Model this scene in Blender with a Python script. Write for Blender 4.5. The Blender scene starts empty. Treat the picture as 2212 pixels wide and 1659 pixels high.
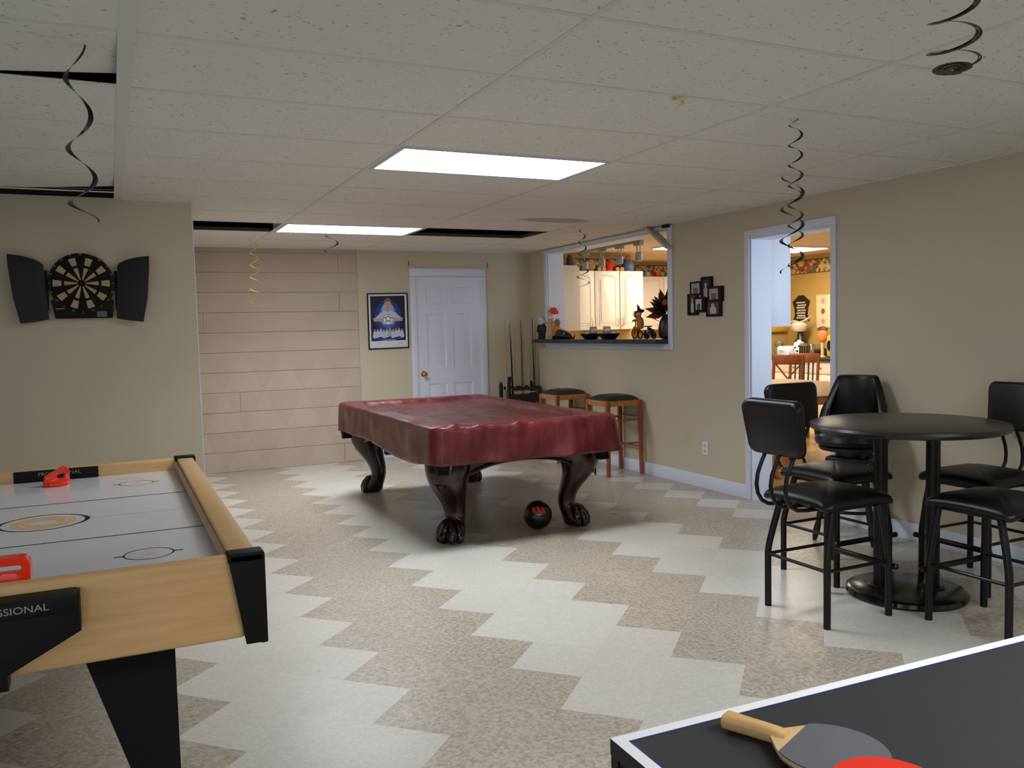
import bpy, bmesh, math, random
from mathutils import Vector, Matrix, noise, Euler
random.seed(7)
C = bpy.context.scene.collection
PI = math.pi
H = 2.296            # height of the suspended ceiling
def R(d): return math.radians(d)
def lin(c):
    return tuple((x/12.92 if x <= .04045 else ((x+.055)/1.055)**2.4) for x in c)
def rgb(r, g, b): return lin((r/255, g/255, b/255)) + (1,)

# ------------------------------------------------------------------ materials
MATS = {}
def mat(name, col, rough=.5, metal=0., spec=.5, var=0., vscale=8., bump=0., bscale=60., emit=0., ecol=None, trans=0., coat=0., alpha=1.):
    if name in MATS: return MATS[name]
    m = bpy.data.materials.new(name); m.use_nodes = True
    nt = m.node_tree; b = nt.nodes['Principled BSDF']
    b.inputs['Base Color'].default_value = col
    b.inputs['Roughness'].default_value = rough
    b.inputs['Metallic'].default_value = metal
    b.inputs['Specular IOR Level'].default_value = spec
    b.inputs['Transmission Weight'].default_value = trans
    b.inputs['Coat Weight'].default_value = coat
    b.inputs['Coat Roughness'].default_value = .08
    if emit:
        b.inputs['Emission Color'].default_value = ecol or col
        b.inputs['Emission Strength'].default_value = emit
    tc = nt.nodes.new('ShaderNodeTexCoord')
    if var:
        n = nt.nodes.new('ShaderNodeTexNoise'); n.inputs['Scale'].default_value = vscale; n.inputs['Detail'].default_value = 5
        mx = nt.nodes.new('ShaderNodeMix'); mx.data_type = 'RGBA'
        mx.inputs[6].default_value = tuple(x*(1-var) for x in col[:3])+(1,)
        mx.inputs[7].default_value = tuple(min(1, x*(1+var)) for x in col[:3])+(1,)
        nt.links.new(tc.outputs['Object'], n.inputs['Vector'])
        nt.links.new(n.outputs['Fac'], mx.inputs[0])
        nt.links.new(mx.outputs[2], b.inputs['Base Color'])
    if bump:
        n2 = nt.nodes.new('ShaderNodeTexNoise'); n2.inputs['Scale'].default_value = bscale; n2.inputs['Detail'].default_value = 3
        bp = nt.nodes.new('ShaderNodeBump'); bp.inputs['Strength'].default_value = bump; bp.inputs['Distance'].default_value = .01
        nt.links.new(tc.outputs['Object'], n2.inputs['Vector'])
        nt.links.new(n2.outputs['Fac'], bp.inputs['Height']); nt.links.new(bp.outputs['Normal'], b.inputs['Normal'])
    MATS[name] = m
    return m

class NT:
    """small helper for node math"""
    def __init__(s, m): s.nt = m.node_tree; s.n = s.nt.nodes; s.l = s.nt.links
    def val(s, sock, x):
        if hasattr(x, 'is_output'): s.l.new(x, sock)
        else: sock.default_value = x
    def math(s, op, a, b=0., c=None):
        n = s.n.new('ShaderNodeMath'); n.operation = op
        s.val(n.inputs[0], a); s.val(n.inputs[1], b)
        if c is not None: s.val(n.inputs[2], c)
        return n.outputs[0]
    def mix(s, f, a, b):
        n = s.n.new('ShaderNodeMix'); n.data_type = 'RGBA'
        s.val(n.inputs[0], f); s.val(n.inputs[6], a); s.val(n.inputs[7], b)
        return n.outputs[2]
    def noise(s, vec, scale, detail=4, rough=.5):
        n = s.n.new('ShaderNodeTexNoise'); n.inputs['Scale'].default_value = scale; n.inputs['Detail'].default_value = detail
        n.inputs['Roughness'].default_value = rough
        s.l.new(vec, n.inputs['Vector']); return n.outputs['Fac']
    def ramp(s, f, a, b):
        n = s.n.new('ShaderNodeMapRange'); n.inputs[1].default_value = a; n.inputs[2].default_value = b
        s.l.new(f, n.inputs[0]); return n.outputs[0]
    def scalevec(s, vec, sc):
        n = s.n.new('ShaderNodeMapping'); n.inputs['Scale'].default_value = sc; s.l.new(vec, n.inputs['Vector']); return n.outputs[0]

def floor_material():
    m = bpy.data.materials.new('vinyl_tile'); m.use_nodes = True
    t = NT(m); b = t.n['Principled BSDF']
    geo = t.n.new('ShaderNodeNewGeometry'); pos = geo.outputs['Position']
    sp = t.n.new('ShaderNodeSeparateXYZ'); t.l.new(pos, sp.inputs[0])
    k = .70710678/.3048
    x = t.math('SUBTRACT', sp.outputs[0], .99498); y = t.math('SUBTRACT', sp.outputs[1], 3.54466)
    p = t.math('MULTIPLY', t.math('SUBTRACT', x, y), k)
    q = t.math('MULTIPLY', t.math('ADD', x, y), -k)
    fp = t.math('FLOOR', p); fq = t.math('FLOOR', q)
    d = t.math('SUBTRACT', fp, fq)
    mod = t.math('FLOORED_MODULO', d, 6.)
    light = t.math('GREATER_THAN', mod, 2.5)
    far = t.math('LESS_THAN', d, 15.5)
    light = t.math('MULTIPLY', light, far)                    # beyond the last single row the border tiles are dark
    cv = t.n.new('ShaderNodeCombineXYZ'); t.l.new(fp, cv.inputs[0]); t.l.new(fq, cv.inputs[1])
    wn = t.n.new('ShaderNodeTexWhiteNoise'); t.l.new(cv.outputs[0], wn.inputs['Vector'])
    off = t.n.new('ShaderNodeVectorMath'); off.operation = 'MULTIPLY_ADD'
    t.l.new(wn.outputs['Color'], off.inputs[0]); off.inputs[1].default_value = (9, 9, 9); t.l.new(pos, off.inputs[2])
    n1 = t.noise(off.outputs[0], 58., 4, .7); n2 = t.noise(off.outputs[0], 9., 4)
    chip = t.ramp(n1, .38, .62)
    dk = t.mix(chip, rgb(150, 138, 121), rgb(192, 181, 165))
    lt = t.mix(t.ramp(n1, .3, .7), rgb(192, 187, 177), rgb(208, 204, 195))
    dk = t.mix(t.math('MULTIPLY', t.ramp(n2, .45, .8), .35), dk, rgb(184, 174, 160))
    lt = t.mix(t.math('MULTIPLY', t.ramp(n2, .5, .85), .18), lt, rgb(180, 176, 168))
    col = t.mix(light, dk, lt)
    tone = t.math('MULTIPLY_ADD', wn.outputs['Value'], .06, .97)
    # seams
    frp = t.math('FRACT', p); frq = t.math('FRACT', q)
    s1 = t.math('MINIMUM', t.math('MINIMUM', frp, t.math('SUBTRACT', 1., frp)), t.math('MINIMUM', frq, t.math('SUBTRACT', 1., frq)))
    seam = t.math('LESS_THAN', s1, .0035)
    tone = t.math('SUBTRACT', tone, t.math('MULTIPLY', seam, .1))
    mul = t.n.new('ShaderNodeVectorMath'); mul.operation = 'SCALE'
    t.l.new(col, mul.inputs[0]); t.l.new(tone, mul.inputs['Scale'])
    t.l.new(mul.outputs[0], b.inputs['Base Color'])
    n3 = t.noise(pos, 2.2, 5)
    t.l.new(t.math('MULTIPLY_ADD', n3, .18, .22), b.inputs['Roughness'])
    b.inputs['Specular IOR Level'].default_value = .38
    bp = t.n.new('ShaderNodeBump'); bp.inputs['Strength'].default_value = .06; bp.inputs['Distance'].default_value = .004
    n4 = t.noise(pos, 7., 3); t.l.new(n4, bp.inputs['Height']); t.l.new(bp.outputs[0], b.inputs['Normal'])
    return m

def ceiling_material():
    m = bpy.data.materials.new('acoustic_tile'); m.use_nodes = True
    t = NT(m); b = t.n['Principled BSDF']; b.inputs['Roughness'].default_value = .95; b.inputs['Specular IOR Level'].default_value = .1
    geo = t.n.new('ShaderNodeNewGeometry'); pos = geo.outputs['Position']
    warp = t.n.new('ShaderNodeTexNoise'); warp.inputs['Scale'].default_value = 14.; t.l.new(pos, warp.inputs['Vector'])
    ad = t.n.new('ShaderNodeVectorMath'); ad.operation = 'MULTIPLY_ADD'
    t.l.new(warp.outputs['Color'], ad.inputs[0]); ad.inputs[1].default_value = (.08, .08, 0); t.l.new(pos, ad.inputs[2])
    mp = t.scalevec(ad.outputs[0], (34., 74., 1.))
    v = t.n.new('ShaderNodeTexVoronoi'); v.inputs['Scale'].default_value = 1.; t.l.new(mp, v.inputs['Vector'])
    pick = t.n.new('ShaderNodeSeparateXYZ'); t.l.new(v.outputs['Color'], pick.inputs[0])
    fis = t.math('MULTIPLY', t.math('LESS_THAN', v.outputs['Distance'], t.math('MULTIPLY_ADD', pick.outputs[1], .20, .07)), t.math('GREATER_THAN', pick.outputs[0], .3))
    big = t.noise(pos, 1.3, 3)
    col = t.mix(big, rgb(226, 225, 220), rgb(234, 233, 229))
    col = t.mix(t.math('MULTIPLY', fis, .5), col, rgb(96, 90, 80))
    # old water stain on the tile in front of the serving hatch
    sp = t.n.new('ShaderNodeSeparateXYZ'); t.l.new(pos, sp.inputs[0])
    sx = t.math('DIVIDE', t.math('SUBTRACT', sp.outputs[0], 3.40), .33); sy = t.math('DIVIDE', t.math('SUBTRACT', sp.outputs[1], 6.33), .15)
    rr = t.math('ADD', t.math('MULTIPLY', sx, sx), t.math('MULTIPLY', sy, sy))
    rr = t.math('ADD', rr, t.math('MULTIPLY_ADD', t.noise(pos, 8., 3), .8, -.4))
    st = t.ramp(rr, 1.15, .65)
    col = t.mix(t.math('MULTIPLY', st, .55), col, rgb(150, 118, 92))
    t.l.new(col, b.inputs['Base Color'])
    bp = t.n.new('ShaderNodeBump'); bp.inputs['Strength'].default_value = .35; bp.inputs['Distance'].default_value = .004
    hgt = t.math('SUBTRACT', t.math('MULTIPLY', t.noise(pos, 160., 2), .4), fis)
    t.l.new(hgt, bp.inputs['Height']); t.l.new(bp.outputs[0], b.inputs['Normal'])
    return m

def block_material():
    m = bpy.data.materials.new('painted_block'); m.use_nodes = True
    t = NT(m); b = t.n['Principled BSDF']; b.inputs['Roughness'].default_value = .8; b.inputs['Specular IOR Level'].default_value = .25
    geo = t.n.new('ShaderNodeNewGeometry'); pos = geo.outputs['Position']
    sp = t.n.new('ShaderNodeSeparateXYZ'); t.l.new(pos, sp.inputs[0])
    big = t.noise(pos, 3., 4); fine = t.noise(pos, 70., 3)
    col = t.mix(big, rgb(186, 168, 152), rgb(198, 182, 167))
    # faint painted-over diamonds
    zz = t.math('DIVIDE', sp.outputs[2], .405); xx = t.math('DIVIDE', sp.outputs[0], .405)
    tri = t.math('ABSOLUTE', t.math('SUBTRACT', t.math('FRACT', t.math('ADD', xx, t.math('MULTIPLY', t.math('FLOOR', zz), .5))), .5))
    dia = t.math('LESS_THAN', tri, t.math('MULTIPLY', t.math('FRACT', zz), .5))
    low = t.ramp(sp.outputs[2], 1.5, .9)
    col = t.mix(t.math('MULTIPLY', t.math('MULTIPLY', dia, low), .22), col, rgb(170, 153, 136))
    t.l.new(col, b.inputs['Base Color'])
    bp = t.n.new('ShaderNodeBump'); bp.inputs['Strength'].default_value = .4; bp.inputs['Distance'].default_value = .006
    t.l.new(fine, bp.inputs['Height']); t.l.new(bp.outputs[0], b.inputs['Normal'])
    return m

def wood_material(name, c1, c2, scale=(2., 30., 30.), rough=.4, spec=.5):
    m = bpy.data.materials.new(name); m.use_nodes = True
    t = NT(m); b = t.n['Principled BSDF']; b.inputs['Roughness'].default_value = rough; b.inputs['Specular IOR Level'].default_value = spec
    tc = t.n.new('ShaderNodeTexCoord')
    v = t.scalevec(tc.outputs['Object'], scale)
    n = t.noise(v, 1.6, 6, .6)
    t.l.new(t.mix(t.ramp(n, .3, .7), c1, c2), b.inputs['Base Color'])
    return m

def border_material():
    m = bpy.data.materials.new('wallpaper_border'); m.use_nodes = True
    t = NT(m); b = t.n['Principled BSDF']; b.inputs['Roughness'].default_value = .8
    geo = t.n.new('ShaderNodeNewGeometry'); pos = geo.outputs['Position']
    v = t.n.new('ShaderNodeTexVoronoi'); v.inputs['Scale'].default_value = 22.; t.l.new(pos, v.inputs['Vector'])
    cr = t.n.new('ShaderNodeValToRGB'); e = cr.color_ramp; e.interpolation = 'CONSTANT'
    e.elements[0].position = 0; e.elements[0].color = rgb(196, 168, 98)
    e.elements[1].position = .3; e.elements[1].color = rgb(96, 104, 52)
    for p_, c_ in ((.48, rgb(168, 72, 48)), (.62, rgb(205, 178, 110)), (.78, rgb(150, 120, 96)), (.9, rgb(118, 56, 60))):
        x = e.elements.new(p_); x.color = c_
    sp = t.n.new('ShaderNodeSeparateXYZ'); t.l.new(v.outputs['Color'], sp.inputs[0]); t.l.new(sp.outputs[0], cr.inputs[0])
    t.l.new(cr.outputs[0], b.inputs['Base Color'])
    return m

def rubber_material(name, col, scale=900.):
    m = mat(name, col, .75, spec=.3)
    t = NT(m); b = t.n['Principled BSDF']; tc = t.n.new('ShaderNodeTexCoord')
    v = t.n.new('ShaderNodeTexVoronoi'); v.inputs['Scale'].default_value = scale; v.inputs['Randomness'].default_value = 0.
    t.l.new(tc.outputs['Object'], v.inputs['Vector'])
    bp = t.n.new('ShaderNodeBump'); bp.inputs['Strength'].default_value = .5; bp.inputs['Distance'].default_value = .001; bp.invert = True
    t.l.new(v.outputs['Distance'], bp.inputs['Height']); t.l.new(bp.outputs[0], b.inputs['Normal'])
    return m

def cover_material():
    m = bpy.data.materials.new('burgundy_vinyl'); m.use_nodes = True
    t = NT(m); b = t.n['Principled BSDF']; b.inputs['Specular IOR Level'].default_value = .5
    geo = t.n.new('ShaderNodeNewGeometry'); pos = geo.outputs['Position']
    v = t.scalevec(pos, (2.2, .9, 1.5))
    n1 = t.noise(v, 1.5, 6, .65); n2 = t.noise(v, 4.5, 3, .5); n3 = t.noise(pos, 16., 2)
    t.l.new(t.mix(t.ramp(n1, .3, .7), rgb(72, 20, 25), rgb(100, 29, 33)), b.inputs['Base Color'])
    t.l.new(t.math('MULTIPLY_ADD', t.ramp(n2, .3, .7), .3, .2), b.inputs['Roughness'])
    bp = t.n.new('ShaderNodeBump'); bp.inputs['Strength'].default_value = .5; bp.inputs['Distance'].default_value = .02
    h = t.math('ADD', n2, t.math('MULTIPLY', n3, .07)); t.l.new(h, bp.inputs['Height']); t.l.new(bp.outputs[0], b.inputs['Normal'])
    return m
WALL = mat('taupe_paint', rgb(200, 189, 166), .75, spec=.25, var=.03, vscale=2., bump=.05, bscale=180.)
FLOOR = floor_material(); CEIL = ceiling_material(); BLOCK = block_material(); BORDER = border_material()
WHITE = mat('white_trim', rgb(216, 222, 238), .4, var=.015, vscale=4.)
DARK = mat('plenum_dark', rgb(34, 31, 30), .9, var=.3, vscale=3.)
GRID = mat('grid_bar', rgb(221, 220, 215), .7, spec=.2)
BLACKM = mat('black_metal', rgb(11, 11, 13), .34, spec=.35)
VINYL = mat('black_vinyl', rgb(11, 11, 14), .36, spec=.36, bump=.08, bscale=220.)
BLACKP = mat('black_plastic', rgb(11, 11, 12), .6, spec=.25)
MATTE = mat('matte_black', rgb(13, 13, 14), .75, spec=.25)
MAPLE = wood_material('maple_laminate', rgb(210, 164, 108), rgb(222, 180, 124), (3., 40., 40.), .42)
CHERRY = mat('dark_cherry', rgb(36, 9, 9), .16, spec=.5, var=.25, vscale=6., coat=.12)
COVER = cover_material()
OAK = wood_material('oak_stain', rgb(132, 66, 30), rgb(168, 92, 46), (20., 20., 3.), .35)
OAKLIGHT = wood_material('light_oak_stain', rgb(170, 102, 44), rgb(196, 128, 62), (20., 20., 3.), .35)
GREENV = mat('green_vinyl', rgb(24, 40, 42), .45, bump=.1, bscale=150.)
KWALL = mat('ochre_paint', rgb(186, 152, 84), .8, spec=.2, var=.04, vscale=2.)
CAB = mat('cream_cabinet', rgb(236, 226, 206), .4)
KCEIL = mat('kitchen_ceiling', rgb(228, 214, 184), .9)
COUNTER = mat('dark_green_laminate', rgb(38, 50, 54), .35, var=.25, vscale=60.)
STEEL = mat('polished_steel', rgb(200, 200, 205), .18, metal=1.)
BRASS = mat('brass', rgb(206, 164, 76), .2, metal=1.)
PLATE = mat('white_plastic', rgb(224, 226, 232), .35)
GOLD = mat('gold_foil', rgb(226, 202, 74), .3, metal=.15)
FOIL = mat('black_foil', rgb(12, 12, 14), .18, spec=.8, metal=.2)
REDPL = mat('red_plastic', rgb(255, 52, 14), .22, spec=.5, trans=.0, coat=.3)
PLAYF = mat('playfield_white', rgb(228, 229, 236), .12, spec=.55)
NAVY = mat('navy_ink', rgb(22, 22, 46), .5, spec=.2)
SILVER = mat('silver_ink', rgb(150, 148, 142), .4)
ORINK = mat('orange_ink', rgb(236, 192, 132), .5)
TTTOP = mat('table_tennis_black', rgb(48, 48, 49), .55, spec=.35, var=.12, vscale=40.)
TTWHITE = mat('court_line_white', rgb(240, 240, 238), .5)
PAPER = mat('white_paper', rgb(220, 222, 230), .5)
SKIN = mat('print_skin', rgb(204, 160, 140), .5)
HAIR = mat('print_hair', rgb(112, 96, 84), .5)
JERSEY = mat('print_jersey', rgb(190, 200, 228), .5)

# ------------------------------------------------------------------ mesh builder
class MB:
    def __init__(s): s.bm = bmesh.new(); s.mi = 0
    def _fin(s, faces):
        for f in faces: f.material_index = s.mi
    def poly(s, pts):
        f = s.bm.faces.new([s.bm.verts.new(p) for p in pts]); f.material_index = s.mi; return f
    def box(s, x0, y0, z0, x1, y1, z1, bev=0., M=None, seg=2):
        co = [(x, y, z) for x in (x0, x1) for y in (y0, y1) for z in (z0, z1)]
        if M is not None: co = [M @ Vector(c) for c in co]
        v = [s.bm.verts.new(c) for c in co]
        fs = [s.bm.faces.new([v[i] for i in q]) for q in ((0,1,3,2),(4,6,7,5),(0,4,5,1),(2,3,7,6),(0,2,6,4),(1,5,7,3))]
        s._fin(fs)
        bmesh.ops.recalc_face_normals(s.bm, faces=fs)
        if bev:
            ed = list({e for f in fs for e in f.edges})
            r = bmesh.ops.bevel(s.bm, geom=ed, offset=bev, segments=seg, affect='EDGES', profile=.5)
            s._fin(r['faces'])
        return s
    def prism(s, pts, d0, d1, M=None, bev=0.):
        """pts in local xy, extruded along local z from d0 to d1"""
        M = M or Matrix()
        a = [s.bm.verts.new(M @ Vector((p[0], p[1], d0))) for p in pts]
        b = [s.bm.verts.new(M @ Vector((p[0], p[1], d1))) for p in pts]
        n = len(pts)
        fs = [s.bm.faces.new(a[::-1]), s.bm.faces.new(b)]
        fs += [s.bm.faces.new([a[i], a[(i+1) % n], b[(i+1) % n], b[i]]) for i in range(n)]
        s._fin(fs); bmesh.ops.recalc_face_normals(s.bm, faces=fs)
        if bev:
            ed = list({e for f in fs[:2] for e in f.edges})
            r = bmesh.ops.bevel(s.bm, geom=ed, offset=bev, segments=2, affect='EDGES', profile=.5); s._fin(r['faces'])
        return s
    def tube(s, pts, r, seg=10, cap=True, closed=False, flat=None):
        pts = [Vector(p) for p in pts]; n = len(pts)
        rr = r if isinstance(r, (list, tuple)) else [r]*n
        rings = []; up = None
        for i, p in enumerate(pts):
            if closed: t = pts[(i+1) % n]-pts[i-1]
            else: t = pts[min(i+1, n-1)]-pts[max(i-1, 0)]
            t.normalize()
            if up is None:
                up = Vector((0, 0, 1)) if abs(t.z) < .9 else Vector((1, 0, 0))
            up = (up - t*up.dot(t)).normalized(); sd = t.cross(up)
            ring = []
            for k in range(seg):
                a = 2*PI*k/seg
                ring.append(s.bm.verts.new(p + (up*math.cos(a)*(flat or 1.) + sd*math.sin(a))*rr[i]))
            rings.append(ring)
        fs = []
        m = n if closed else n-1
        for i in range(m):
            A, B = rings[i], rings[(i+1) % n]
            for k in range(seg): fs.append(s.bm.faces.new([A[k], A[(k+1) % seg], B[(k+1) % seg], B[k]]))
        if cap and not closed:
            fs.append(s.bm.faces.new(rings[0][::-1])); fs.append(s.bm.faces.new(rings[-1]))
        s._fin(fs); bmesh.ops.recalc_face_normals(s.bm, faces=fs)
        return s
    def cyl(s, p0, p1, r0, r1=None, seg=16):
        return s.tube([p0, p1], [r0, r0 if r1 is None else r1], seg)
    def lathe(s, prof, o=(0, 0, 0), seg=24, M=None, sx=1., sy=1.):
        """prof: (r, z) pairs bottom to top about local z"""
        M = M or Matrix.Translation(Vector(o)); rings = []
        for r, z in prof:
            if r < 1e-6: rings.append([s.bm.verts.new(M @ Vector((0, 0, z)))])
            else: rings.append([s.bm.verts.new(M @ Vector((r*sx*math.cos(2*PI*k/seg), r*sy*math.sin(2*PI*k/seg), z))) for k in range(seg)])
        fs = []
        for A, B in zip(rings, rings[1:]):
            for k in range(seg):
                j = (k+1) % seg
                if len(A) == 1 and len(B) == 1: continue
                if len(A) == 1: fs.append(s.bm.faces.new([A[0], B[j], B[k]]))
                elif len(B) == 1: fs.append(s.bm.faces.new([A[k], A[j], B[0]]))
                else: fs.append(s.bm.faces.new([A[k], A[j], B[j], B[k]]))
        if len(rings[0]) > 1: fs.append(s.bm.faces.new(rings[0][::-1]))
        if len(rings[-1]) > 1: fs.append(s.bm.faces.new(rings[-1]))
        s._fin(fs); bmesh.ops.recalc_face_normals(s.bm, faces=fs)
        return s
    def ball(s, c, r, sc=(1, 1, 1), seg=16, M=None):
        n = seg//2
        prof = [(math.sin(PI*i/n), -math.cos(PI*i/n)) for i in range(n+1)]
        prof[0] = (0, -1); prof[-1] = (0, 1)
        mm = Matrix.Translation(Vector(c)) @ (M or Matrix()) @ Matrix.Diagonal((r*sc[0], r*sc[1], r*sc[2], 1))
        return s.lathe(prof, seg=seg, M=mm)
    def surf(s, fn, nu, nv, wrap=False):
        V = [[s.bm.verts.new(fn(i, j)) for j in range(nv)] for i in range(nu)]
        fs = []
        for i in range(nu-1):
            for j in range(nv if wrap else nv-1):
                k = (j+1) % nv
                fs.append(s.bm.faces.new([V[i][j], V[i][k], V[i+1][k], V[i+1][j]]))
        s._fin(fs); return V
    def loft(s, rings, cap=True):
        n = len(rings[0]); V = [[s.bm.verts.new(p) for p in r] for r in rings]; fs = []
        for A, B in zip(V, V[1:]):
            for k in range(n): fs.append(s.bm.faces.new([A[k], A[(k+1) % n], B[(k+1) % n], B[k]]))
        if cap: fs.append(s.bm.faces.new(V[0][::-1])); fs.append(s.bm.faces.new(V[-1]))
        s._fin(fs); bmesh.ops.recalc_face_normals(s.bm, faces=fs)
        return s
    def build(s, name, m, parent=None, angle=35., world=True):
        me = bpy.data.meshes.new(name); s.bm.to_mesh(me); s.bm.free()
        for x in (m if isinstance(m, (list, tuple)) else [m]): me.materials.append(x)
        me.polygons.foreach_set('use_smooth', [True]*len(me.polygons)); me.set_sharp_from_angle(angle=R(angle))
        o = bpy.data.objects.new(name, me); C.objects.link(o)
        if parent is not None:
            o.parent = parent
            if parent.type == 'EMPTY' and world: o.matrix_parent_inverse = Matrix.Translation(-Vector(parent.location))
        return o

def tag(o, label=None, cat=None, group=None, kind=None):
    if label: o['label'] = label
    if cat: o['category'] = cat
    if group: o['group'] = group
    if kind: o['kind'] = kind
    return o
def thing(name, label, cat, loc=(0, 0, 0), group=None):
    o = bpy.data.objects.new(name, None); C.objects.link(o); o.location = loc; o.empty_display_size = .1
    return tag(o, label, cat, group)
def struct(name, bm, m, label, cat, parent=None):
    o = bm.build(name, m, parent)
    return tag(o, label, cat, kind='structure')
def children(o): return [c for c in bpy.data.objects if c.parent is o]
def copy_tree(o, parent=None):
    ch = children(o)
    c = o.copy(); C.objects.link(c)
    if parent is not None: c.parent = parent
    for k in ch: copy_tree(k, c)
    return c
def place(o, x, y, z=0., rz=0., label=None, group=None):
    o.location = (x, y, z); o.rotation_euler = (0, 0, rz)
    if label: o['label'] = label
    if group: o['group'] = group
    return o
def text_mesh(body, size, M, parent, m, name='lettering', ext=.0006, width=None):
    cu = bpy.data.curves.new(name, 'FONT'); cu.body = body; cu.size = size; cu.extrude = ext; cu.align_x = 'CENTER'; cu.align_y = 'CENTER'
    tmp = bpy.data.objects.new(name, cu); C.objects.link(tmp)
    bpy.context.view_layer.update()
    dg = bpy.context.evaluated_depsgraph_get(); me = bpy.data.meshes.new_from_object(tmp.evaluated_get(dg))
    bpy.data.objects.remove(tmp)
    xs = [v.co.x for v in me.vertices]
    if width and xs:
        f = width/(max(xs)-min(xs))
        for v in me.vertices: v.co.x *= f
    me.transform(M); me.materials.clear(); me.materials.append(m)
    o = bpy.data.objects.new(name, me); C.objects.link(o)
    if parent is not None:
        o.parent = parent; o.matrix_parent_inverse = Matrix.Translation(-Vector(parent.location)) if parent.type == 'EMPTY' else Matrix()
        if parent.type != 'EMPTY' and parent.parent is not None: o.matrix_parent_inverse = Matrix.Translation((0, 0, 0))
    return o
def frame(o, ex, ey):
    """matrix with local x along ex, local y along ey, origin o"""
    ex = Vector(ex).normalized(); ey = Vector(ey).normalized(); ez = ex.cross(ey)
    return Matrix(((ex.x, ey.x, ez.x, o[0]), (ex.y, ey.y, ez.y, o[1]), (ex.z, ey.z, ez.z, o[2]), (0, 0, 0, 1)))
def rrect(w, h, r, n=6, cx=0., cy=0.):
    pts = []
    for sx, sy, a0 in ((1, 1, 0), (-1, 1, 90), (-1, -1, 180), (1, -1, 270)):
        for i in range(n+1):
            a = R(a0+90*i/n); pts.append((cx+sx*(w/2-r)+r*math.cos(a), cy+sy*(h/2-r)+r*math.sin(a)))
    return pts
def ellipse(cx, cy, rx, ry, n=32): return [(cx+rx*math.cos(2*PI*k/n), cy+ry*math.sin(2*PI*k/n)) for k in range(n)]

# ------------------------------------------------------------------ the room
XR, YB, YP, XP = 4.54, 9.08, 6.12, .534     # right wall, back wall, dartboard partition and its free end
XL, YF = -4.0, -3.4
b = MB(); b.box(XL, YF, -.06, XR+.2, YB+.15, 0)
struct('floor', b, FLOOR, 'vinyl tile floor of light and tan zigzag bands', 'floor')

# walls
b = MB(); O0, O1, OZ = 4.408, 5.238, 2.062      # doorway
P0, P1, PZ0, PZ1 = 6.31, 8.63, 1.232, 2.255       # serving hatch
b.box(XR, YF, 0, XR+.2, O0, 2.6).box(XR, O0, OZ, XR+.2, O1, 2.6).box(XR, O1, 0, XR+.2, P0, 2.6)
b.box(XR, P0, 0, XR+.2, P1, PZ0-.0).box(XR, P0, PZ1, XR+.2, P1, 2.6).box(XR, P1, 0, XR+.2, YB+.15, 2.6)
struct('wall_right', b, WALL, 'taupe wall with the serving hatch and the open doorway', 'wall')
XBK = 2.445
b = MB(); b.box(XBK, YB, 0, XR, YB+.15, 2.6); struct('wall_back', b, WALL, 'taupe back wall around the white panel door', 'wall')
# concrete block part of the back wall: real courses with mortar joints
b = MB(); b.mi = 1; b.box(.3, YB+.006, 0, XBK, YB+.15, 2.6); b.mi = 0
ch = .2042
for r in range(12):
    z0 = r*ch; cuts = [.3]
    z1_ = min(z0+ch-.0016, 2.4)
    if r % 4 == 3: cuts.append(random.uniform(.8, 1.5))
    if r in (0, 8, 10): cuts.append(XBK-.205)
    cuts.append(XBK-.002)
    for xa, xb in zip(cuts, cuts[1:]):
        j = random.uniform(-.0012, .0012); e = .0016 if xa > 2 or xb > 2.2 and len(cuts) > 2 else .0004
        b.box(xa+e, YB-.004+j, z0+.0016, xb-e, YB+.02, z1_, bev=.0014, seg=1)
struct('wall_back_block', b, [BLOCK, mat('mortar', rgb(176, 158, 142), .9)], 'pinkish painted concrete block section of the back wall', 'wall')
b = MB(); b.box(XL, YP, 0, XP, YP+.12, 2.302); b.box(XP-.12, YP+.12, 0, XP, YB, 2.302)
struct('wall_partition', b, WALL, 'taupe partition wall behind the dartboard', 'wall')
b = MB(); b.box(XP-.003, YP-.002, 0, XP+.004, YP+.004, H-.004, bev=.001)
struct('trim_4', b, WHITE, 'thin pale corner bead at the end of the partition', 'trim')
# unseen sides of the room: left wall with a window, wall behind the camera
W0, W1, WZ0, WZ1 = -1.6, 1.0, .75, 2.1
b = MB(); b.box(XL-.15, YF, 0, XL, W0, 2.6).box(XL-.15, W1, 0, XL, YP+.12, 2.6).box(XL-.15, W0, 0, XL, W1, WZ0).box(XL-.15, W0, WZ1, XL, W1, 2.6)
struct('wall_left', b, WALL, 'taupe left wall with a wide window', 'wall')
V0, V1 = -2.6, -.4
b = MB(); b.box(XL-.15, YF-.15, 0, V0, YF, 2.6).box(V1, YF-.15, 0, XR+.2, YF, 2.6).box(V0, YF-.15, 0, V1, YF, .3).box(V0, YF-.15, WZ1, V1, YF, 2.6)
struct('wall_front', b, WALL, 'taupe wall behind the camera with a window', 'wall')
for nm, lab, f in (('window_1', 'white window frame in the left wall', lambda b, a, c, z0, z1: b.box(XL-.12, a, z0, XL-.04, c, z1)),
                   ('window_2', 'white window frame in the wall behind the camera', lambda b, a, c, z0, z1: b.box(a, YF-.12, z0, c, YF-.04, z1))):
    b = MB(); a, c = (W0, W1) if nm == 'window_1' else (V0, V1); z0 = WZ0 if nm == 'window_1' else .3
    f(b, a, a+.06, z0, WZ1); f(b, c-.06, c, z0, WZ1); f(b, a, c, z0, z0+.06); f(b, a, c, WZ1-.06, WZ1)
    m_ = (a+c)/2; f(b, m_-.03, m_+.03, z0, WZ1)
    struct(nm, b, WHITE, lab, 'window')

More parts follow.
